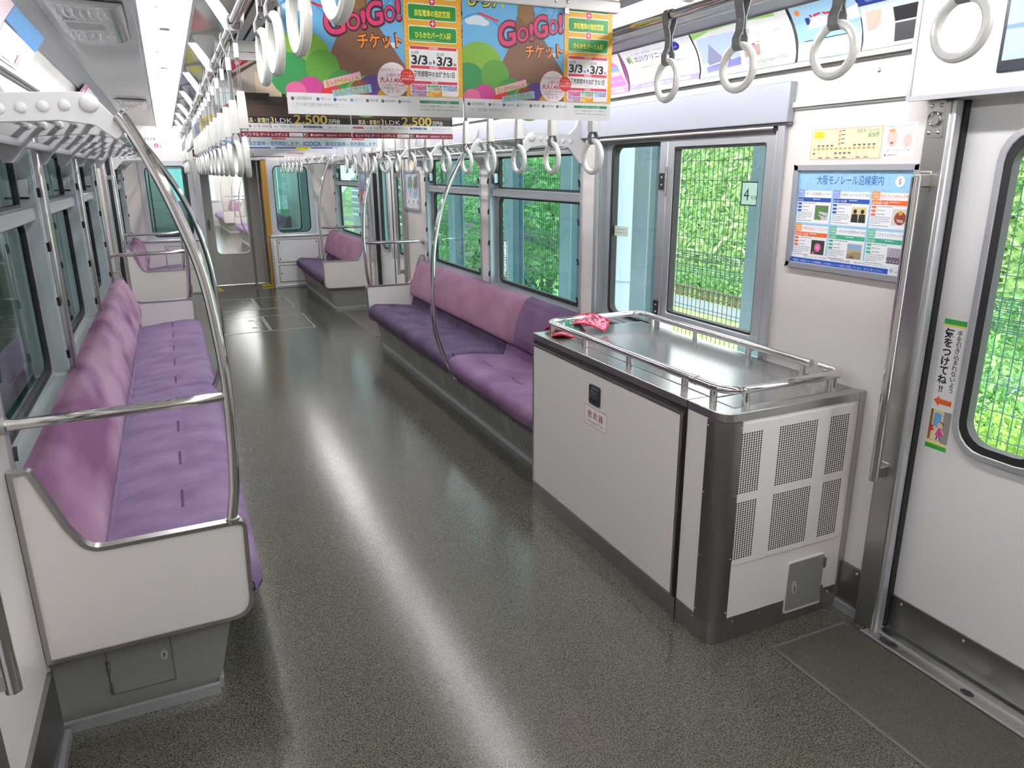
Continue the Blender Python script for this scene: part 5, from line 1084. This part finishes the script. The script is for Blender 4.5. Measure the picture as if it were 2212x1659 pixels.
tag(c.build('door_warning_sticker', map_negx(2.3148, 1.583, .760)), 'tall white and green warning strip with orange arrow on the near door', 'sticker')
c = Canvas(.05, .05); c.rect(0, 0, .05, .05, '6fa4d8', 1).circ(.025, .03, .009, 'f3f3f6', 2); tag(c.build('priority_sticker', map_negx(2.2695, 9.42, 1.17)), 'little blue square sticker below the far blue and red poster', 'sticker')
# ================================================================== end wall and gangway
EX0, EX1 = .44, 1.30
b = MB()
b.box(XL, -.26, YE, YE + .1, 0, 2.5, WHITE); b.box(-.26, .30, YE, YE + .1, 0, .80, WHITE); b.box(-.26, .30, YE, YE + .1, 1.80, 2.5, WHITE); b.box(.30, EX0, YE, YE + .1, 0, 2.5, WHITE)
b.box(EX0, EX1, YE, YE + .1, 1.86, 2.5, WHITE); b.box(EX1, 1.43, YE, YE + .1, 0, 2.5, WHITE); b.box(1.43, 1.95, YE, YE + .1, 0, .80, WHITE); b.box(1.43, 1.95, YE, YE + .1, 1.80, 2.5, WHITE); b.box(1.95, XR, YE, YE + .1, 0, 2.5, WHITE)
struct(b.build('wall_end'), 'pale end wall of the carriage round the grey gangway door', 'wall')
for x0, x1, lab in ((1.43, 1.95, 'rounded end window beside the yellow edged gangway, with a sliding inner pane'), (-.26, .30, 'rounded end window behind the nearest curved pole')):
    wn[0] += 1
    root = empty('window_%d' % wn[0], ((x0 + x1) / 2, YE, .80), lab, 'window'); root['kind'] = 'structure'
    b = MB(); b.frame(rrect(x0 - .06, x1 + .06, .745, 1.86, .01), rrect(x0 + .01, x1 - .01, .815, 1.785, .09), 'y', YE - .016, YE + .05, ALU); b.build('window_frame', root, bevel=.004)
    b = MB(); b.frame(rrect(x0 + .008, x1 - .008, .813, 1.787, .092), rrect(x0 + .022, x1 - .022, .828, 1.772, .08), 'y', YE - .008, YE + .03, BLACK); b.build('gasket', root)
    b = MB(); b.prism(rrect(x0 + .01, x1 - .01, .815, 1.785, .09), 'y', YE + .012, YE + .016, GL_TEAL); b.build('pane', root)
    b = MB(); b.frame(rrect(x0 - .05, x1 - .13, .835, 1.80, .075) if x0 > 1 else rrect(x0 + .05, x1 - .03, .835, 1.80, .075), rrect(x0 - .035, x1 - .145, .85, 1.785, .07) if x0 > 1 else rrect(x0 + .065, x1 - .045, .85, 1.785, .07), 'y', YE + .055, YE + .07, BLACK); b.build('inner_gasket', root)
# ledges and equipment lockers under the end windows
def locker(x0, x1, doors, lab):
    root = empty('end_locker', ((x0 + x1) / 2, 11.55, 0), lab, 'locker', 'lockers under the end windows')
    b = MB(); b.box(x0, x1, 11.52, YE - .002, .03, .755, WHITE); b.build('body', root)
    b = MB(); b.box(x0 - .01, x1, 11.50, YE - .002, .755, .79, ALU); b.build('ledge', root, bevel=.012)
    b = MB(); b.box(x0 - .01, x1, 11.51, YE - .002, .0, .045, ALU); b.box(x0 - .012, x0 + .02, 11.51, YE - .002, .04, .755, ALU); b.build('corner_trim', root, bevel=.006)
    for a, c, z0, z1 in doors:
        b = MB(); b.frame(rrect(a, c, z0, z1, .006), rrect(a + .010, c - .010, z0 + .010, z1 - .010, .005), 'y', 11.512, 11.524, STEEL); b.box(a + .01, c - .01, 11.515, 11.52, z0 + .01, z1 - .01, WHITE2); d = b.build('locker_door', root)
        for xx in (a + .035, c - .035):
            for zz in ((z0 + .05, z1 - .05) if z1 - z0 > .3 else ((z0 + z1) / 2,)):
                b = MB(); b.prism([(xx + .009 * math.cos(t * math.pi / 6), zz + .017 * math.sin(t * math.pi / 6)) for t in range(12)], 'y', 11.508, 11.516, STEELD); b.build('key_lock', d)
    return root
locker(1.33, 2.262, [(1.40, 2.02, .385, .725), (1.40, 1.80, .09, .345)], 'white locker with steel framed doors under the end window beside the yellow post')
lk = locker(XL + .012, .43, [(-.12, .26, .36, .70)], 'white locker under the end window on the dim side with a red extinguisher mark')
c = Canvas(.06, .06); c.rect(0, 0, .06, .06, 'c92a30', 1).rr(.021, .008, .039, .040, .006, 'ffffff', 2).rect(.026, .04, .034, .05, 'ffffff', 2); c.build('red_mark', map_negy(.30, 11.519, .43), lk)
b = MB(); b.box(.315, .36, 11.508, 11.52, .36, .40, BLACK); b.build('black_switch', lk)
b = MB(); b.cyl((.36, 11.506, .235), (.36, 11.52, .235), .045, STEELD, 20); b.cyl((.36, 11.50, .235), (.36, 11.51, .235), .03, STEEL, 20); b.build('round_socket', lk)
# sign and number on the upper wall
c = Canvas(.24, .066); c.rect(0, 0, .24, .066, 'd9d6d4', 1).rect(.002, .002, .238, .064, 'ebe8e6', 2).text('消火器', .085, .036, .016, '55555a', 3, 'c').text('Extinguisher', .08, .012, .012, '55555a', 3, 'c', w=.07).rect(.125, .008, .172, .058, 'c9282f', 3).rr(.141, .014, .156, .042, .005, 'ffffff', 4).rect(.145, .042, .152, .052, 'ffffff', 4).rect(.2, .02, .205, .056, '1f2c44', 3).poly([(.186, .028), (.2025, .010), (.219, .028), (.216, .031), (.2025, .017), (.189, .031)], '1f2c44', 3)
tag(c.build('extinguisher_sign', map_negy(-.20, YE - .003, 2.02)), 'white fire extinguisher sign with red square and arrow high on the end wall', 'sign')
c = Canvas(.17, .055); c.text('2118', 0, .008, .045, '3f4656', 1, w=.15); tag(c.build('car_number', map_negy(-.20, YE - .002, 2.115), base=None), 'dark car number 2118 high on the end wall', 'number')
b = MB(); b.box(1.97, 2.02, YE - .05, YE, 1.70, 1.80, mat('beige_box', (.55, .50, .42))); tag(b.build('wall_speaker_box'), 'small beige box on the end wall beside the far rack', 'box')
# gangway
b = MB(); b.box(EX0 - .02, EX0, YE, 12.35, 0, 1.9, GREYDOOR); b.box(EX1, EX1 + .02, YE + .1, 12.35, 0, 1.9, GREYD); b.box(EX0 - .02, EX1 + .02, YE + .1, 12.35, 1.86, 1.9, GREYD); struct(b.build('wall_gangway'), 'inner faces of the gangway recess', 'wall')
b = MB(); b.box(EX1 - .012, EX1 + .06, YE - .012, YE + .10, 0, 1.87, YELLOWP); b.box(EX1 + .06, EX1 + .085, YE - .012, YE, 0, 1.87, ALU); struct(b.build('trim_%d' % (tn[0] + 1)), 'ochre yellow post edging the gangway opening', 'trim'); tn[0] += 1
b = MB(); b.box(EX0 - .05, EX0 + .01, YE - .012, YE + .02, 0, 1.87, ALU); b.box(EX0 - .05, EX1 + .06, YE - .012, YE + .02, 1.86, 1.90, ALU); struct(b.build('trim_%d' % (tn[0] + 1)), 'grey edging of the gangway opening', 'trim'); tn[0] += 1
dn[0] += 1
root = empty('door_%d' % dn[0], (.89, 12.2, 0), 'grey gangway door with tall rounded window', 'door'); root['kind'] = 'structure'
b = MB(); b.frame(rrect(.47, 1.285, .012, 1.86, .004), rrect(.60, 1.075, .49, 1.70, .07), 'y', 12.18, 12.215, GREYDOOR); b.build('door_leaf', root)
b = MB(); b.frame(rrect(.58, 1.095, .47, 1.72, .09), rrect(.60, 1.075, .49, 1.70, .07), 'y', 12.172, 12.182, ALU); b.build('glass_trim', root, bevel=.003)
b = MB(); b.prism(rrect(.60, 1.075, .49, 1.70, .07), 'y', 12.195, 12.199, GL_CLEAR); b.build('pane', root)
b = MB(); b.tube([(.525, 12.18, .86), (.525, 12.15, .88), (.525, 12.15, .98), (.525, 12.18, 1.0)], .010, STEELD, 10); b.build('pull_handle', root)
b = MB(); b.box(1.10, 1.14, 12.172, 12.182, .0, 1.86, GREY); b.build('edge_strip', root)
root = empty('gangway_threshold', (.87, 11.85, 0), 'ribbed gangway threshold with yellow corner marks', 'threshold')
b = MB(); b.box(EX0, EX1, 11.66, 12.14, 0, .004, STEELD)
for i in range(24): b.box(EX0 + .10 + i * .028, EX0 + .108 + i * .028, 11.70, 12.08, .004, .007, STEEL)
b.build('plate', root)
b = MB(); b.box(EX0, EX0 + .16, 11.60, 11.645, 0, .003, YEL); b.box(EX1 - .15, EX1 + .05, 11.60, 11.645, 0, .003, YEL); b.prism([(EX0, 11.70), (EX0 + .15, 11.72), (EX0 + .12, 11.95), (EX0, 11.98)], 'z', .003, .0085, YEL); b.prism([(EX1, 11.75), (EX1 - .12, 11.78), (EX1 - .15, 11.98), (EX1, 12.02)], 'z', .003, .0085, YEL); b.build('yellow_marks', root)

# ================================================================== the next carriage through the gangway door (it stands round a bend)
BEFORE = set(COL.objects)
NY0, NY1 = 12.62, 26.2
b = MB(); b.box(XL - .1, XR + .1, 12.35, NY1, -.08, 0, FLOOR); struct(b.build('floor'), 'floor of the next carriage', 'floor')
b = MB(); 
for xa, xb in ((XL, -.30), (.25, .43), (1.31, 1.45), (2.0, XR)): b.box(xa, xb, NY0, NY0 + .1, 0, 2.4, WHITE)
for xa, xb in ((-.30, .25), (1.45, 2.0)): b.box(xa, xb, NY0, NY0 + .1, 0, .8, WHITE); b.box(xa, xb, NY0, NY0 + .1, 1.8, 2.4, WHITE); b.box(xa, xb, NY0 + .04, NY0 + .044, .8, 1.8, GL_DARK)
b.box(.43, 1.31, NY0, NY0 + .1, 1.88, 2.4, WHITE); b.box(.38, .43, 12.36, NY0, 0, 1.9, GREYD); b.box(1.31, 1.36, 12.36, NY0, 0, 1.9, GREYD); b.box(.38, 1.36, 12.36, NY0, 1.88, 1.93, GREYD)
b.box(XL, .38, NY0 - .012, NY0, 1.8, 2.4, STEELB); b.box(1.36, XR, NY0 - .012, NY0, 1.8, 2.4, STEELB); b.box(1.36, 1.45, NY0 - .012, NY0, 0, 1.8, STEELB); b.box(2.0, XR, NY0 - .012, NY0, 0, 1.8, STEELB); b.box(.25, .38, NY0 - .012, NY0, 0, 1.8, STEELB); b.box(1.45, 2.0, NY0 - .012, NY0, 0, .8, STEELB); b.box(-.30, .25, NY0 - .012, NY0, 0, .8, STEELB); b.box(XL, XR, YE + .12, NY0 - .014, 2.42, 2.46, GREYD); struct(b.build('wall_next_end'), 'end wall of the next carriage with added cover over the gap', 'wall')  # last box is an unseen cover added to keep sky light off the gap
for k, x in enumerate((XL, XR)):
    b = MB(); s = -1 if k == 0 else 1; wall_strip(b, min(x, x + s * .1), max(x, x + s * .1), NY0, NY1, 2.4, [(15.6, 17.4, .8, 1.85), (17.9, 19.7, .8, 1.85), (23.4, 25.2, .8, 1.85)], WHITE); struct(b.build('wall_next_%s' % ('left', 'right')[k]), 'side wall of the next carriage towards the %s side' % ('dim', 'bright')[k], 'wall')
b = MB(); b.box(XL, XR, NY0, NY1, 2.32, 2.4, WHITE2); struct(b.build('ceiling'), 'ceiling of the next carriage', 'ceiling')
b = MB(); b.box(XL, .3, NY1, NY1 + .1, 0, 2.4, WHITE); b.box(.3, 1.75, NY1, NY1 + .1, 0, .82, WHITE); b.box(.3, 1.75, NY1, NY1 + .1, 1.8, 2.4, WHITE); b.box(1.75, XR, NY1, NY1 + .1, 0, 2.4, WHITE); b.box(.3, 1.75, NY1 + .04, NY1 + .045, .82, 1.8, GL_TEAL); b.box(.2, 1.85, NY1 - .03, NY1, .77, .81, ALU); struct(b.build('wall_next_far'), 'far end wall of the next carriage', 'wall')
for k, xx in enumerate((.07, 1.69)):
    root = empty('ceiling_light', (xx, 19.4, 2.25), 'lamp of the next carriage seen through the gangway door, %s half' % ('dim', 'bright')[k], 'light', 'lamps in the next carriage')
    b = MB(); b.tube([(xx, NY0 + .3, 2.25), (xx, NY1 - .2, 2.25)], .0165, LIGHT, 10); b.build('tube', root)
    b = MB(); b.box(xx - .07, xx + .07, NY0 + .2, NY1 - .1, 2.312, 2.322, REFL); b.build('reflector', root)
bench(1, [(15.4, 20.1, V_LCUSH)], [(15.4, 20.1, V_RPINK, False, 0)], 'purple bench seat of the next carriage nearest the gangway door', 'bench seats in the next carriage', (20.12,))
bench(1, [(23.1, 26.0, V_LCUSH)], [(23.1, 26.0, V_RPINK, False, 0)], 'purple bench seat far inside the next carriage', 'bench seats in the next carriage', (23.08,))
grab_pole(1, 20.12, 'curved pole of the nearer seat end in the next carriage'); grab_pole(1, 23.08, 'curved pole of the farther seat in the next carriage'); grab_pole(1, 17.75, 'curved pole mid seat in the next carriage', bar=False, mid=True)
_pv = Vector((.87, 12.4, 0)); _rt = Matrix.Rotation(math.radians(1.4), 4, 'Z')
for o in set(COL.objects) - BEFORE:
    if o.parent is None and not (o.name.startswith('floor') and False):
        o.location = _pv + _rt @ (Vector(o.location) - _pv); o.rotation_euler.z += math.radians(1.4)
# ================================================================== outside, bright side: fence, columns, planted bank
GZ = -2.09
GRASS = mat('bank_grass', (.10, .22, .05), .9, noise=(2.2, 8, (.25, .40, .12), .35, .68, ONE), bump=(8, 1.0, ONE))
def leafmat(nm, c1, c2):
    m = bpy.data.materials.new(nm); m.use_nodes = True; nt = m.node_tree; P = nt.nodes['Principled BSDF']; P.inputs['Roughness'].default_value = .55
    oi = nt.nodes.new('ShaderNodeNewGeometry'); cr = nt.nodes.new('ShaderNodeValToRGB'); cr.color_ramp.elements[0].color = (*c1, 1); cr.color_ramp.elements[1].color = (*c2, 1)
    tr = nt.nodes.new('ShaderNodeBsdfTranslucent'); mx = nt.nodes.new('ShaderNodeMixShader'); mx.inputs[0].default_value = .4
    nt.links.new(oi.outputs['Random Per Island'], cr.inputs[0]); nt.links.new(cr.outputs[0], P.inputs['Base Color']); nt.links.new(cr.outputs[0], tr.inputs[0])
    nt.links.new(P.outputs[0], mx.inputs[1]); nt.links.new(tr.outputs[0], mx.inputs[2]); nt.links.new(mx.outputs[0], nt.nodes['Material Output'].inputs[0])
    return m
LF1 = leafmat('leaf_fresh', (.085, .27, .075), (.30, .52, .19)); LF2 = leafmat('leaf_mid', (.03, .14, .04), (.13, .33, .10)); LF3 = leafmat('leaf_straw', (.28, .40, .17), (.52, .60, .36)); LF4 = leafmat('leaf_yellow', (.16, .34, .05), (.38, .54, .12))
def bank_h(x, y):
    if x < 15.4: return GZ
    return min(GZ - .1 + (x - 15.4) * 1.05, 3.0 + .02 * x) + min(1, (x - 15.4) / 2.5) * (.45 * math.sin(x * .6 + y * .33) + .3 * math.sin(y * .7 - x * .3))
rows = []
for i in range(50):
    x = 15.4 + i * .4; rows.append([(x, 4 + j * 1.3, bank_h(x, 4 + j * 1.3)) for j in range(60)])
b = MB(); b.grid(rows, GRASS); o = b.build('hill', fixn=False); struct(o, 'steep green planted bank beyond the fence', 'hill')
b = MB(); b.box(2.9, 15.6, -8, 82, GZ - .3, GZ, GRASS); struct(b.build('ground'), 'strip of lawn between the fence and the bank', 'ground')
b = MB(); b.box(12.9, 14.1, -8, 82, GZ, GZ + .02, mat('grey_asphalt', (.12, .145, .165), .8)); struct(b.build('path'), 'grey path along the foot of the bank', 'path')
import numpy as np
def leaves(n, fn, size, m, name, label, cat, stuff=True, rs=1, el=1.0, parent=None):
    r = random.Random(rs); g = np.random.default_rng(rs)
    P = np.array([fn(r)[:3] for _ in range(n)])
    a = g.normal(size=(n, 3)); a[:, 2] += .5; a /= np.linalg.norm(a, axis=1)[:, None]
    q = np.cross(a, g.normal(size=(n, 3))); q /= np.linalg.norm(q, axis=1)[:, None]; w = np.cross(a, q); s = (size * g.uniform(.6, 1.35, n))[:, None]
    V = np.stack([P - q * s * el, P + w * s * .45, P + q * s * el, P - w * s * .45], 1).reshape(-1, 3)
    b = MB(); b.v = [tuple(p) for p in V.tolist()]; b.f = [[4 * i, 4 * i + 1, 4 * i + 2, 4 * i + 3] for i in range(n)]; b.m = [0] * n; b.mats = [m]
    o = b.build(name, parent, smooth=False, fixn=False)
    if parent is None: tag(o, label, cat, kind='stuff' if stuff else None)
    return o
def on_bank(x0, x1, lift):
    def f(r):
        x = r.uniform(x0, x1); y = r.uniform(5, 62); return x, y, bank_h(x, y) + abs(r.gauss(0, lift)), 1
    return f
leaves(42000, on_bank(15.4, 22, .18), .098, LF1, 'bank_foliage', 'fresh green undergrowth covering the bank', 'foliage', rs=1, el=1.1)
leaves(20000, on_bank(15.4, 22, .26), .115, LF3, 'bank_grass', 'pale straw grass among the green bank', 'grass', rs=2, el=1.9)
leaves(9000, on_bank(15.4, 22, .2), .10, LF2, 'dark_undergrowth', 'darker leafy patches on the bank', 'undergrowth', rs=3)
def clump(cx, cy, cz, R, H):
    def f(r):
        t = r.uniform(0, 6.283); p = math.acos(r.uniform(-.3, 1)); k = r.uniform(.75, 1.03)
        return cx + R * k * math.sin(p) * math.cos(t), cy + R * k * math.sin(p) * math.sin(t), cz + H * k * math.cos(p), 1
    return f
SH = [(6.3, 3.5, 1.0, 1.75, LF4, 'round yellow green shrub by the near door window'), (7.4, 4.9, 1.15, 2.1, LF1, 'round fresh green shrub behind the yellow green one'), (8.9, 4.9, 1.2, 2.45, LF2, 'dark shrub towards the bank by the near door'), (10.2, 7.6, .9, 1.5, LF1, 'shrub at the foot of the bank left of the door shrubs')]
for k, (x, y, R, H, m, lab) in enumerate(SH):
    o = leaves(6500, clump(x, y, GZ + .05, R, H), .042, m, 'shrub', lab, 'shrub', stuff=False, rs=20 + k); o['group'] = 'shrubs outside'
def hedge_fn(r):
    y = r.uniform(10.0, 46); x = r.uniform(14.5, 15.7); return x, y, GZ + r.uniform(.15, .85) - .2 * abs(x - 15.1), 1
leaves(14000, hedge_fn, .075, LF1, 'hedge', 'low leafy hedge behind the dark slat fence', 'hedge', rs=31)
# trees seen through the tall windows
def tree(x, y, h, R, m, lab, rs):
    root = empty('tree', (x, y, GZ), lab, 'tree', 'trees outside the tall windows')
    r = random.Random(rs); b = MB(); bark = mat('bark', (.10, .07, .05), .9)
    b.tube([(x, y, GZ), (x + .05, y, GZ + h * .35), (x, y + .05, GZ + h * .7)], [.10, .07, .04], bark, 8)
    for i in range(9): t = r.uniform(.15, .6); a = r.uniform(0, 6.28); b.tube([(x, y, GZ + h * t), (x + .45 * R * math.cos(a), y + .45 * R * math.sin(a), GZ + h * (t + .2)), (x + .75 * R * math.cos(a), y + .75 * R * math.sin(a), GZ + h * (t + .38))], [.035, .02, .01], bark, 6)
    b.build('trunk', root)
    cl = [(x + r.uniform(-1, 1) * R * .6, y + r.uniform(-1, 1) * R * .7, GZ + h * r.uniform(.35, 1.0), R * r.uniform(.35, .6)) for _ in range(16)]
    def f(q):
        c = q.choice(cl); t = q.uniform(0, 6.283); p = math.acos(q.uniform(-1, 1)); k = q.uniform(.6, 1) * c[3]
        return c[0] + k * math.sin(p) * math.cos(t), c[1] + k * math.sin(p) * math.sin(t), c[2] + .55 * k * math.cos(p), 1
    leaves(8000, f, .05, m, 'crown', '', '', rs=rs, parent=root)
tree(5.6, 9.3, 4.2, 1.3, LF1, 'bright tree outside the window behind the plum backrest', 41)
tree(6.3, 12.2, 4.7, 1.5, LF2, 'darker tree farther along outside the tall windows', 42)
tree(5.5, 14.6, 3.2, 1.3, LF1, 'low bright tree outside the window behind the rose backrest', 43)
tree(6.5, 18.5, 5.0, 1.8, LF2, 'tree outside beyond the far doors', 44)
# dark slat fence along the path
root = empty('slat_fence', (14.25, 26, GZ), 'low dark vertical slat fence along the hedge', 'fence')
b = MB()
for i in range(150): y = 9.0 + i * .24; b.box(14.23, 14.27, y, y + .09, GZ, GZ + .34, mat('slat_brown', (.16, .12, .08), .8))
b.box(14.22, 14.28, 9, 45, GZ + .28, GZ + .33, mat('slat_brown')); b.box(14.22, 14.28, 9, 45, GZ + .06, GZ + .1, mat('slat_brown')); b.build('slats', root, smooth=False)
# wire mesh fence in two runs with V-folded stiffening bands
def mesh_fence(y0, y1, lab):
    root = empty('wire_fence', (3.9, (y0 + y1) / 2, GZ), lab, 'fence', 'green wire fence runs')
    b = MB(); r = .0022; zs = [GZ + .1, .90, 1.01]
    y = y0
    while y < y1: b.box(3.9 - r, 3.9 + r, y - r, y + r, GZ + .05, 3.6, WIRE); y += .055
    b.build('upright_wires', root, smooth=False)
    b = MB(); z = 1.01 + .15
    while z < 3.6: b.box(3.892, 3.898, y0 - .10, y1, z - r, z + r, WIRE); z += .15
    z = .90 - .16
    while z > GZ: b.box(3.892, 3.898, y0 - .10, y1, z - r, z + r, WIRE); z -= .15
    b.build('level_wires', root, smooth=False)
    for zc in (.90, 1.01):
        b = MB()
        for k in range(7):
            a = math.pi * (k / 6 - .5) ; b.box(3.9 - .045 * math.cos(a) - r, 3.9 - .045 * math.cos(a) + r, y0 - .1, y1, zc + .035 * math.sin(a) - r, zc + .035 * math.sin(a) + r, WIRE)
        y = y0
        while y < y1:
            for k in range(6):
                a0 = math.pi * (k / 6 - .5); a1 = math.pi * ((k + 1) / 6 - .5)
                p, q = (3.9 - .045 * math.cos(a0), zc + .035 * math.sin(a0)), (3.9 - .045 * math.cos(a1), zc + .035 * math.sin(a1))
                b.add([(p[0], y - r, p[1]), (p[0], y + r, p[1]), (q[0], y + r, q[1]), (q[0], y - r, q[1])], [(0, 1, 2, 3)], WIRE)
            y += .055
        b.build('folded_band', root, smooth=False)
mesh_fence(1.0, 5.75, 'green wire fence outside the door and hinged window'); mesh_fence(6.5, 30, 'green wire fence outside the tall windows')
# steel posts and the round column
for k, y in enumerate((3.83, 5.22, 6.52, 7.90, 9.83, 11.6, 13.4)):
    b = MB(); b.box(3.56, 3.575, y - .11, y + .11, GZ, 4.2, STEELB); b.box(3.70, 3.715, y - .11, y + .11, GZ, 4.2, STEELB); b.box(3.575, 3.70, y - .008, y + .008, GZ, 4.2, STEELB)
    for zz in (.55, .96, 1.35, 1.7): b.box(3.715, 3.89, y - .03, y + .03, zz - .02, zz + .02, STEELD)
    tag(b.build('steel_post', smooth=False), 'pale blue steel post of the fence line, %s from the near door' % ORDN[k], 'post', 'steel posts outside')
b = MB(); b.cyl((4.35, 6.42, GZ), (4.35, 6.42, 4.5), .36, STEELB2, 40); b.cyl((4.35, 6.42, .62), (4.35, 6.42, .66), .368, STEELB2, 40); tag(b.build('round_column', ang=50), 'large round pale blue column outside the narrow fixed pane', 'column')
c = Canvas(.12, .54); c.rect(0, 0, .12, .54, '5a3f3c', 1); c.text('高電圧危険', .06, .445, .078, 'f0f2f2', 2, 'c', .01, vert=True)
tag(c.build('high_voltage_sign', lambda u, v, h: (3.557 - h, 8.035 - u, .375 + v), th=.003), 'narrow dark high voltage warning sign on a post outside the tall window', 'sign')
b = MB(); b.box(7.6, 7.7, 15.5, 34, GZ, 1.4, STEELB)
for k in range(6): b.box(7.57, 7.6, 15.5, 34, -.2 + k * .26, -.12 + k * .26, ALU)
tag(b.build('louvre_screen', smooth=False), 'pale louvred screen outside behind the far trees', 'screen')
# ---- outside, dim side: a station wall, with an unseen canopy added to block sky light
DIMW = mat('platform_wall_paint', (.075, .105, .105), .6, noise=(1.5, 4, (.12, .15, .15), .3, .7, ONE))
b = MB(); b.box(-2.2, -2.1, -4, 26, -2, 5, DIMW); b.box(-2.2, -.7, -4, 26, 4.2, 4.3, DIMW); struct(b.build('wall_platform'), 'dim grey green depot wall outside the dim windows with added light blocking canopy', 'wall')
for k in range(9):
    y = 1.5 + k * 1.9; b = MB(); b.box(-2.1, -1.95, y - .10, y + .10, -2, 4.2, mat('platform_post_paint', (.12, .16, .165), .5)); tag(b.build('wall_post'), 'grey green pillar on the depot wall outside the dim windows, %s along' % ORDN[k], 'pillar', 'pillars on the depot wall')
b = MB(); b.box(-2.1, XL - .12, -4, 26, -2, -1.9, DIMW); struct(b.build('ground'), 'dark ground outside the dim windows', 'ground')
# ---- screws and small fixings on the pale wall by the framed notice
for k, (y, z, lab) in enumerate(((2.18, .94, 'small steel screw on the pale wall below the framed notice'), (1.93, 2.02, 'small steel screw near the advert track end'))):
    b = MB(); b.dome((2.2695, y, z), (-1, 0, 0), .008, .003, STEEL); tag(b.build('wall_screw'), lab, 'screw')
